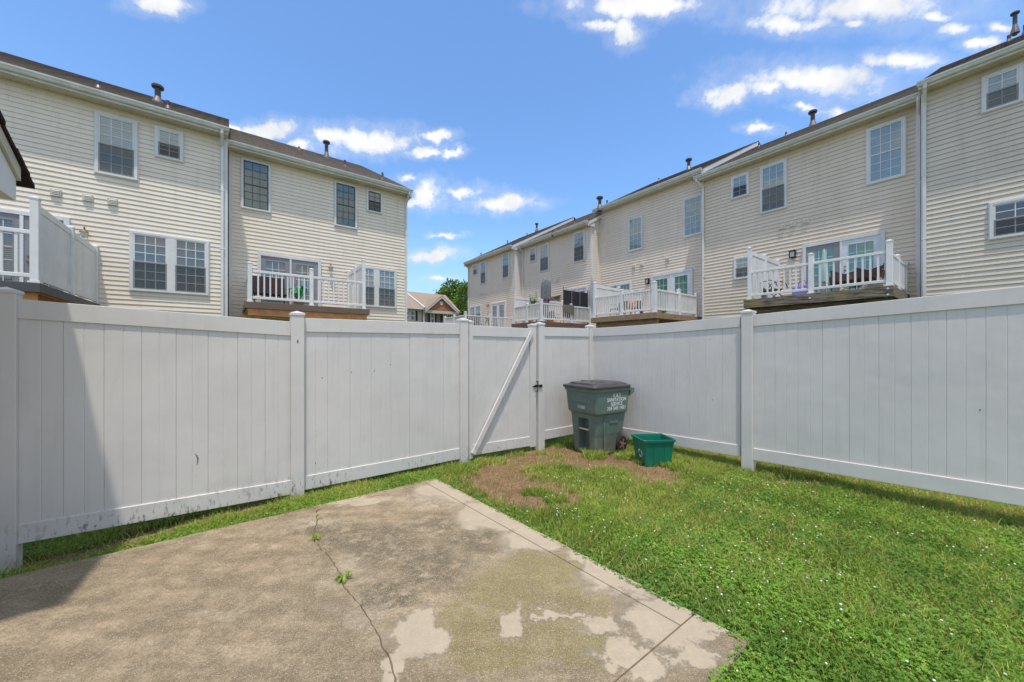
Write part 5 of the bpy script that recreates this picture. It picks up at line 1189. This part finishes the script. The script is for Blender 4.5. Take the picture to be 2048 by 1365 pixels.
# ------------------------------------------------------------------ far house with brick gable
FH = House('distant_house', 'L', 35.0, 760, 917, 6.05, 'distant house with tan roof, brick gable and dark shutters between the two rows', .15, 'farsiding', 5.0, group=None, cat='house')
r = FH.root
zeL = FH.z(844, 617.5); zrd = FH.z(821, 583.7, 5.0)
x844 = FH.x(844.3); w_ = FH.x(916)
MB().prism([(0, -.5), (10, -.5), (10, zeL), (5, zrd-.1), (0, zeL)], 'x', .0, x844-.03).build('wall', M['farsiding'], r)
MB().prism([(-.35, -.5), (10, -.5), (10, zeL), (5, zrd-.2), (-.35, zeL-.05)], 'x', x844-.02, w_).build('brick_wall', M['greybrick'], r)
def froof(x0, x1, y0, ze_, x1r=None, name='roof'):
    x1r = x1 if x1r is None else x1r; me2 = bpy.data.meshes.new(name); bm = bmesh.new(); ul = bm.loops.layers.uv.new('UVMap'); L = math.hypot(5-y0, zrd-ze_)
    for quad_, uv_ in (([(x0, y0, ze_), (x1, y0, ze_), (x1r, 5, zrd), (x0, 5, zrd)], [(0, 0), (x1-x0, 0), (x1r-x0, L), (0, L)]), ([(x0, 5, zrd), (x1r, 5, zrd), (x1, 10.4, ze_), (x0, 10.4, ze_)], [(0, 0), (x1r-x0, 0), (x1-x0, L), (0, L)]),
                       ([(x1, y0, ze_), (x1, 10.4, ze_), (x1r, 5, zrd)], [(0, 0), (10, 0), (5, L)]), ([(x0, y0, ze_-.12), (x1, y0, ze_-.12), (x1, y0, ze_), (x0, y0, ze_)], [(0, 0), (1, 0), (1, .1), (0, .1)]),
                       ([(x0, y0, ze_-.12), (x0, 10.4, ze_-.12), (x1, 10.4, ze_-.12), (x1, y0, ze_-.12)], [(0, 0), (1, 0), (1, .1), (0, .1)])):
        f = bm.faces.new([bm.verts.new(p) for p in quad_])
        for l, q in zip(f.loops, uv_): l[ul].uv = q
    bm.to_mesh(me2); bm.free(); me2.materials.append(M['farroof']); o = bpy.data.objects.new(name, me2); COL.objects.link(o); o.parent = r; return o
froof(0, x844, -.4, zeL); froof(x844+.02, FH.x(920, -.6), -.65, zeL-.1, FH.x(891, 5.0))
q0 = (x844, -.66, zeL-.02); q1 = (FH.x(821, 5), 5, zrd+.06)
MB().tube([(x844-.02, -.66, zeL+.02), (x844-.02, 5, zrd+.05)], .10, 4).build('rake_board', M['trim'], r)
MB().box(0, x844, -.46, -.36, zeL-.14, zeL-.0).build('gutter', M['trim'], r)
ga, gb, gc = FH.x(853.5, -1.0), FH.x(883, -1.0), FH.x(913.5, -1.0)
zg0, zg1 = FH.z(853.5, 619, -1.0), FH.z(883, 594, -1.0); zg0 = (zg0+FH.z(913.5, 623, -1.0))/2
MB().prism([(ga, zg0), (gc, zg0), (gb, zg1)], 'y', -.95, -.36).build('gable', M['brick'], r)
for (xa_, xb_) in ((ga-.15, gb), (gc+.15, gb)):
    MB().add([(xa_, -1.12, zg0-.06), (xb_, -1.12, zg1+.10), (xb_, -1.12, zg1-.14), (xa_, -1.12, zg0-.28), (xa_, 2.2, zg0-.06), (xb_, 2.2, zg1+.10), (xb_, 2.2, zg1-.14), (xa_, 2.2, zg0-.28)],
             [(0, 1, 2, 3), (0, 4, 5, 1), (4, 7, 6, 5)]).build('gable_trim', M['trim'], r)
    mb = MB().add([(xa_, -1.15, zg0-.05), (xb_, -1.15, zg1+.13), (xb_, 3.2, zg1+.13), (xa_, 3.2, zg0-.05)], [(0, 1, 2, 3)]); gr_ = mb.build('gable_roof', M['farroof'], r); ul_ = gr_.data.uv_layers.new(name='UVMap')
    for l_, q_ in zip(ul_.data, ((0, 0), (0, 3), (4, 3), (4, 0))): l_.uv = q_
MB().box(ga-.1, gc+.1, -1.0, -.36, zg0-.34, zg0-.05).build('frieze', M['soffit'], r)
MB().tube([(gb, -.97, FH.z(883, 607, -1)), (gb, -.99, FH.z(883, 607, -1))], .19, 16).build('round_vent', M['trim'], r)
def farwin(px0, px1, py0, py1, sh=(), off=-.36, cols=3):
    x0, x1 = FH.x(px0, off), FH.x(px1, off); z1, z0 = FH.z(px0, py0, off), FH.z(px0, py1, off)
    f = MB().ring(x0, x1, z0, z1, .09, off-.06, off-.001).box(x0, x1, off-.055, off-.002, (z0+z1)/2-.05, (z0+z1)/2+.05)
    for i in range(1, cols): xx = x0+(x1-x0)*i/cols; f.box(xx-.02, xx+.02, off-.05, off-.003, z0, z1)
    wo2 = f.build('window', M['trim'], r); inst('pane', UNIT_PANE, wo2, ((x0+x1)/2, off-.03, (z0+z1)/2), (x1-x0-.1, 1, z1-z0-.1)); MB().box(x0+.05, x1-.05, off-.012, off-.004, z0+.05, z1-.05).build('dark_room_plate', M['room_dark'], wo2)
    for a_, b_ in sh: MB().box(FH.x(a_, off), FH.x(b_, off), off-.05, off-.001, z0, z1).build('shutter', M['shutter'], r)
farwin(806, 818, 621, 641, off=-.0); farwin(820, 830, 621.5, 641.3, ((831, 835),), off=-.0); farwin(860, 869, 624, 650, ((856, 860), (869.3, 873))); farwin(885.5, 892.5, 625, 650, ((881, 885),), cols=2); farwin(894, 903, 625.5, 650, ((903.5, 906),), cols=2)
MB().box(x844-.05, x844+.08, -.45, -.36, 0, zeL-.1).build('downspout', M['trim'], r)

# ------------------------------------------------------------------ trees
def tree(X, Y, h, rad, seed, label, n=5200, leaf=.42, base=.0, cone=.3, name='tree'):
    rnd = np.random.default_rng(seed); r = empty(name, (X, Y, 0), 0, label, 'tree', 'trees beyond the houses')
    mb = MB().tube([(0, 0, -.3), (.1, 0, h*.35), (0, .1, h*.7), (0, 0, h*.92)], [rad*.11, rad*.08, rad*.045, .04], 8)
    for i in range(7):
        a_ = i*2.4; z_ = h*(.3+.08*i); mb.tube([(0, 0, z_), (math.cos(a_)*rad*.35, math.sin(a_)*rad*.35, z_+h*.07), (math.cos(a_)*rad*.7, math.sin(a_)*rad*.7, z_+h*.10)], [rad*.04, rad*.025, .03], 6)
    mb.build('trunk', M['bark'], r)
    nc = 46; cc = []
    for i in range(nc):
        t = rnd.random()**.8; z_ = h*(.18+.78*t); rr = rad*(1-cone*t)*math.sqrt(max(.06, 1-(max(0, t-.35)/.66)**2)); a_ = rnd.random()*6.28; q = rr*math.sqrt(rnd.random())*.85
        cc.append((q*math.cos(a_), q*math.sin(a_), z_, rad*rnd.uniform(.20, .36), rnd.uniform(.0, 1)))
    cc = np.array(cc); pick_ = rnd.integers(0, nc, n); dirs = rnd.normal(size=(n, 3)); dirs /= np.linalg.norm(dirs, axis=1)[:, None]
    rr = cc[pick_, 3]*(rnd.random(n)**.35)*(1+.25*rnd.normal(size=n)*.6)
    P = cc[pick_, :3]+dirs*rr[:, None]*np.array([1, 1, .8])
    U = rnd.normal(size=(n, 3)); U /= np.linalg.norm(U, axis=1)[:, None]; V = np.cross(U, rnd.normal(size=(n, 3))); V /= np.linalg.norm(V, axis=1)[:, None]
    sz = leaf*rnd.uniform(.5, 1.1, n)[:, None]
    quad_mesh('crown', P, U*sz*.5, V*sz*.32, np.stack([np.clip(cc[pick_, 4]*.6+rnd.random(n)*.5, 0, 1), (rnd.random(n) < .1)*.6, np.zeros(n)], 1), M['treeleaf'], r)
def quad_mesh(name, P, U, V, tint, m, parent):
    n = len(P); vs = np.stack([P-U, P+V, P+U, P-V], 1).reshape(-1, 3)
    me = bpy.data.meshes.new(name); me.vertices.add(4*n); me.vertices.foreach_set('co', vs.astype(np.float32).ravel()); me.loops.add(4*n); me.loops.foreach_set('vertex_index', np.arange(4*n, dtype=np.int32))
    me.polygons.add(n); me.polygons.foreach_set('loop_start', np.arange(0, 4*n, 4, dtype=np.int32)); me.update(calc_edges=True)
    at_ = me.attributes.new('tint', 'FLOAT_VECTOR', 'FACE'); at_.data.foreach_set('vector', tint.astype(np.float32).ravel()); me.materials.append(m)
    o = bpy.data.objects.new(name, me); COL.objects.link(o); o.parent = parent; return o
def tp(px, Y): return (px-CX)/F*Y
tree(tp(905, 62), 62, 13.2, 4.5, 1, 'large bright green leafy tree behind the distant house', 12000, .5, cone=.42)
tree(tp(888, 66), 66, 11.3, 3.0, 11, 'lower leafy tree crowding the left side of the large one', 5000, .5)
tree(tp(938, 58), 58, 11.8, 4.0, 2, 'yellow green tree half hidden by the end townhouse', 9000, .42)
tree(tp(846, 80), 80, 12.8, 1.9, 3, 'small pointed dark treetop above the left of the distant roof', 1500, .5, cone=.9)
tree(tp(856, 82), 82, 12.9, 1.7, 4, 'small dark treetop in the middle above the distant roof', 1500, .5, cone=.9)
tree(tp(866, 80), 80, 13.2, 1.8, 5, 'small dark treetop close to the left side of the large tree', 1500, .5, cone=.9)
tree(tp(873, 78), 78, 12.7, 2.0, 6, 'dark treetop filling the gap beside the large leafy tree', 1500, .5, cone=.7)

# ------------------------------------------------------------------ grass, clover, flowers
def in_patio(X, Y, grow=0.0):
    a = (X-C0.x)*nR.x+(Y-C0.y)*nR.y < grow; b = (X-C0.x)*nL.x+(Y-C0.y)*nL.y < grow
    c = (X-C1.x)*D2.x+(Y-C1.y)*D2.y > -grow
    return a & b & c
def s_of(X, Y): return X*D2.x+Y*D2.y
def q_of(X, Y): return X*RY.x+Y*RY.y
def visible(X, Y, m=60):
    px = CX+F*X/Y; py = HY+F*CH/Y
    return (px > -m) & (px < 2048+m) & (py < 1365+90)
def scatter(n, x0, x1, y0, y1, dens, keep=None, seed=0):
    rnd = np.random.default_rng(seed); A = (x1-x0)*(y1-y0); N = int(n*A)
    X = rnd.uniform(x0, x1, N); Y = rnd.uniform(y0, y1, N)
    k = visible(X, Y) & (rnd.random(N) < dens(X, Y)); return X[k], Y[k], rnd
def blades(name, X, Y, rnd, h, w, lean, tint, mat_, z0=None):
    n = len(X); Z = ground_z(X, Y)-.008 if z0 is None else z0
    a = rnd.uniform(0, 2*np.pi, n); d = np.stack([np.cos(a), np.sin(a)], 1); t = rnd.uniform(0, 2*np.pi, n); sd = np.stack([np.cos(t), np.sin(t)], 1)
    L = h*lean
    b = np.stack([X, Y, Z], 1)
    m = b+np.concatenate([d*(L*.35)[:, None], (h*.62)[:, None]], 1); tp_ = b+np.concatenate([d*L[:, None], (h*np.where(lean > .9, .75, 1))[:, None]], 1)
    W1 = np.concatenate([sd*(w*.5)[:, None], np.zeros((n, 1))], 1)
    vs = np.stack([b-W1, b+W1, m+W1*.85, m-W1*.85, tp_], 1).reshape(-1, 3)
    base = np.arange(n)*5
    q = np.stack([base, base+1, base+2, base+3], 1); tr = np.stack([base+3, base+2, base+4], 1)
    li = np.concatenate([q, tr], 1).ravel().astype(np.int32)
    ls_ = (np.arange(n)[:, None]*7+np.array([0, 4])).ravel().astype(np.int32)
    me = bpy.data.meshes.new(name); me.vertices.add(5*n); me.vertices.foreach_set('co', vs.astype(np.float32).ravel()); me.loops.add(7*n); me.loops.foreach_set('vertex_index', li)
    me.polygons.add(2*n); me.polygons.foreach_set('loop_start', ls_); me.update(calc_edges=True)
    at_ = me.attributes.new('tint', 'FLOAT_VECTOR', 'FACE'); at_.data.foreach_set('vector', np.repeat(tint, 2, axis=0).astype(np.float32).ravel()); me.materials.append(mat_)
    o = bpy.data.objects.new(name, me); COL.objects.link(o); return o
def patch(X, Y, f=1.6, seed=0):
    return np.clip(.5+.5*wob(X, Y, f, .9, seed), 0, 1)
def cloverness(X, Y):
    """1 where clover dominates: near the camera and along the patio"""
    return np.clip(.80-(Y-2.0)*.36+.75*(patch(X, Y, .9, 2)-.5), .06, .93)
def lawn_density(X, Y):
    sd = s_of(X, Y); qd = q_of(X, Y)
    ok = ~in_patio(X, Y, -.015-.03*patch(X, Y, 7, 5))
    rim = in_patio(X, Y, .05)
    d = np.where(ok, 1.0, 0)*(1-.97*bare(X, Y))
    out = (sd > SL+1.6) | (qd > SR+1.6); d = np.where(out, 0, d)
    d = d*np.where((np.abs(sd-SL) < .07) | (np.abs(qd-SR) < .05), .25, 1)
    return d*np.clip(.72+.55*patch(X, Y, 2.5, 7), .3, 1)
X, Y, rn = scatter(15500, -3.9, 4.7, .8, 7.4, lambda X, Y: lawn_density(X, Y)*(1-.62*cloverness(X, Y)), seed=21)
n = len(X); dry = (rn.random(n) < .12+.38*patch(X, Y, 1.1, 9)*(Y > 2.0))*rn.uniform(.4, 1, n)
hh = rn.uniform(.024, .066, n)*(1+.7*patch(X, Y, 1.7, 1)); tint = np.stack([np.clip(.15+.75*patch(X, Y, 1.0, 4)*rn.uniform(.6, 1.2, n)+.2*rn.normal(size=n)*.6, 0, 1), dry, np.zeros(n)], 1)
go = blades('lawn_grass', X, Y, rn, hh, rn.uniform(.0028, .0055, n), rn.uniform(.15, 1.1, n), tint, M['grass']); tag(go, 'short green lawn grass between the patio and the fences', 'grass', kind='stuff')
print('blades', n)
# clover
X, Y, rn = scatter(13500, -3.9, 4.7, .8, 6.4, lambda X, Y: lawn_density(X, Y)*cloverness(X, Y)*np.clip(1.25-.09*Y, .5, 1), seed=33)
n = len(X); Z = ground_z(X, Y)+rn.uniform(.012, .055, n)
yaw = rn.uniform(0, 2*np.pi, n); rad_ = rn.uniform(.0055, .0118, n); tx, ty = rn.normal(0, .30, n), rn.normal(0, .30, n)
P = []; U = []; V = []
for k in range(3):
    a_ = yaw+k*2*np.pi/3; ux, uy = np.cos(a_), np.sin(a_); uz = ux*tx+uy*ty+.18; vx, vy = -uy, ux; vz = vx*tx+vy*ty
    u_ = np.stack([ux, uy, uz], 1)*(rad_*.52)[:, None]; v_ = np.stack([vx, vy, vz], 1)*(rad_*.52)[:, None]
    P.append(np.stack([X, Y, Z], 1)+u_*1.05); U.append(u_); V.append(v_)
tint = np.stack([np.clip(.1+.7*patch(X, Y, 1.4, 8)*rn.uniform(.5, 1.3, n)+.25*rn.random(n), 0, 1), (rn.random(n) < .06)*rn.uniform(.3, .9, n), np.zeros(n)], 1)
co = quad_mesh('clover', np.concatenate(P), np.concatenate(U), np.concatenate(V), np.concatenate([tint]*3), M['clover'], None); tag(co, 'low clover leaves covering the lawn beside the patio', 'clover', kind='stuff')
print('clover', n)
# white clover heads
fx, fy, rn = scatter(55, -.5, 4.2, .9, 5.2, lambda X, Y: lawn_density(X, Y)*np.clip(patch(X, Y, 1.5, 2)*1.5-.2, 0, 1)*(~in_patio(X, Y, .03)), seed=5)
fm = MB()
for x_, y_ in zip(fx, fy):
    z_ = float(ground_z(x_, y_))+random.uniform(.05, .085); q = random.uniform(.004, .0068)
    for (r_, dz) in ((.6, -.6), (1, 0), (.7, .6)):
        pass
    o_ = len(fm.v)
    for j, (r_, dz) in enumerate(((.5, -.7), (1, -.15), (.85, .45), (.2, .85))):
        for k in range(6): a_ = k*math.pi/3+j*.5; s2_ = q*r_*(1+random.uniform(-.18, .18)); fm.v.append((x_+s2_*math.cos(a_), y_+s2_*math.sin(a_), z_+q*dz*.85))
    for j in range(3):
        for k in range(6): fm.f.append((o_+j*6+k, o_+j*6+(k+1) % 6, o_+(j+1)*6+(k+1) % 6, o_+(j+1)*6+k))
    fm.f.append(tuple(o_+18+k for k in range(6)))
tag(fm.build('clover_flowers', M['flowerwhite']), 'white clover flower heads dotted over the lawn', 'flowers', kind='stuff')
# coarse crabgrass tufts, each a thing one can point to
def tuft(px, py, rad, n, h, label, seed, z=None, pos=None, group='coarse grass tufts on the bare soil', flat=1.0, tn=.75):
    g = ground_px(px, py, -.02) if pos is None else pos; rnd = np.random.default_rng(seed)
    rr = rad*np.sqrt(rnd.random(n)); a = rnd.uniform(0, 6.28, n); X = g.x+rr*np.cos(a); Y = g.y+rr*np.sin(a)*.8
    zz_ = (ground_z(X, Y)-.006) if z is None else np.full(n, z)
    o = blades('grass_tuft', X, Y, rnd, rnd.uniform(.5, 1.1, n)*h, rnd.uniform(.004, .008, n), rnd.uniform(.3, 1.5, n)*flat, np.stack([np.clip(rnd.normal(tn, .25, n), 0, 1), (rnd.random(n) < .08)*.5, np.zeros(n)], 1), M['grass'], zz_)
    tag(o, label, 'grass tuft', group)
tuft(1188, 912, .17, 420, .13, 'tall bright grass tuft in front of the wheeled cart', 1)
tuft(1252, 914, .15, 260, .10, 'grass tuft by the wheel of the cart', 2)
tuft(1290, 926, .14, 240, .09, 'grass tuft at the left foot of the green tub', 3)
tuft(1345, 932, .16, 260, .09, 'grass tuft at the right foot of the green tub', 4)
tuft(1062, 941, .13, 240, .06, 'small dense grass patch at the left edge of the big soil island', 5)
for i in range(3):
    tuft(1105+i*60, 952+[0, 4, 2][i], .20, 470, .06, ['broad grass clump on bare soil, left one of three in a row', 'broad grass clump on bare soil, middle one of three in a row', 'broad grass clump on bare soil, right one of three in a row'][i], 40+i, group='grass clumps in a row on the soil')
tuft(1072, 989, .10, 120, .04, 'flat pale weed clump on bare soil nearer the patio', 6)
tuft(1112, 1003, .09, 90, .04, 'flat pale weed clump right of its twin on the bare soil', 7)
tuft(1115, 910, .12, 150, .05, 'low grass tuft on the soil left of the wheeled cart', 8)
tuft(1085, 905, .10, 120, .05, 'low grass tuft by the gate latch post', 9)
tuft(1360, 905, .2, 200, .09, 'grass tuft against the fence behind the green tub', 10)
# weeds growing in the patio crack
def weed(px, py, s, n, label, seed):
    g = ground_px(px, py, PT); rnd = random.Random(seed); mb = MB()
    for i in range(n):
        a_ = rnd.uniform(0, 6.28); L = s*rnd.uniform(.5, 1); c_, s_ = math.cos(a_), math.sin(a_); w2 = .075*L; z_ = rnd.uniform(.004, .035)
        mb.add([(0, 0, 0), (c_*L*.5-s_*w2, s_*L*.5+c_*w2, z_+.01), (c_*L, s_*L, z_*.6), (c_*L*.5+s_*w2, s_*L*.5-c_*w2, z_+.01)], [(0, 3, 2, 1)])
    o = mb.build('weed', M['grass'], loc=(g.x, g.y, PT)); at_ = o.data.attributes.new('tint', 'FLOAT_VECTOR', 'FACE'); at_.data.foreach_set('vector', [v for _ in range(n) for v in (rnd.uniform(.2, .8), 0, 0)]); tag(o, label, 'weed', 'weeds in the patio crack')
weed(689, 1160, .07, 44, 'largest star shaped weed in the middle of the patio crack', 1); weed(631, 1080, .055, 30, 'flat weed in the patio crack nearer the fence', 2); weed(637, 1040, .035, 9, 'smallest weed at the fence end of the patio crack', 3)
weed(722, 1212, .025, 5, 'tiny green sprig low in the patio crack below the largest weed', 4)
# crumbs of soil, pebbles and straw
X, Y, rn = scatter(1500, -3.8, 3.2, 2.2, 6.2, lambda X, Y: bare(X, Y)*.9, seed=77)
cm_ = MB()
for x_, y_ in zip(X, Y):
    q = random.uniform(.002, .008); z_ = float(ground_z(x_, y_))-.004; v = [(x_+random.uniform(-q, q), y_+random.uniform(-q, q), z_+random.uniform(-q, q*.9)+q*.5) for _ in range(4)]
    cm_.add(v, [(0, 1, 2), (0, 3, 1), (1, 3, 2), (2, 3, 0)])
tag(cm_.build('soil_crumbs', M['pebble']), 'soil crumbs and small stones on the bare patch', 'soil', kind='stuff')
st_ = MB()
for x_, y_ in zip(X[::9], Y[::9]):
    a_ = random.uniform(0, 6.28); L = random.uniform(.01, .035); z_ = float(ground_z(x_, y_))+.004; c_, s_ = math.cos(a_)*L, math.sin(a_)*L
    st_.add([(x_, y_, z_), (x_+c_, y_+s_, z_+.003), (x_+c_-s_*.06, y_+s_+c_*.06, z_+.003), (x_-s_*.06, y_+c_*.06, z_)], [(0, 1, 2, 3)])
tag(st_.build('straw_bits', M['straw']), 'dry straw bits lying on the bare soil', 'straw', kind='stuff')
print('objects', len(bpy.data.objects))
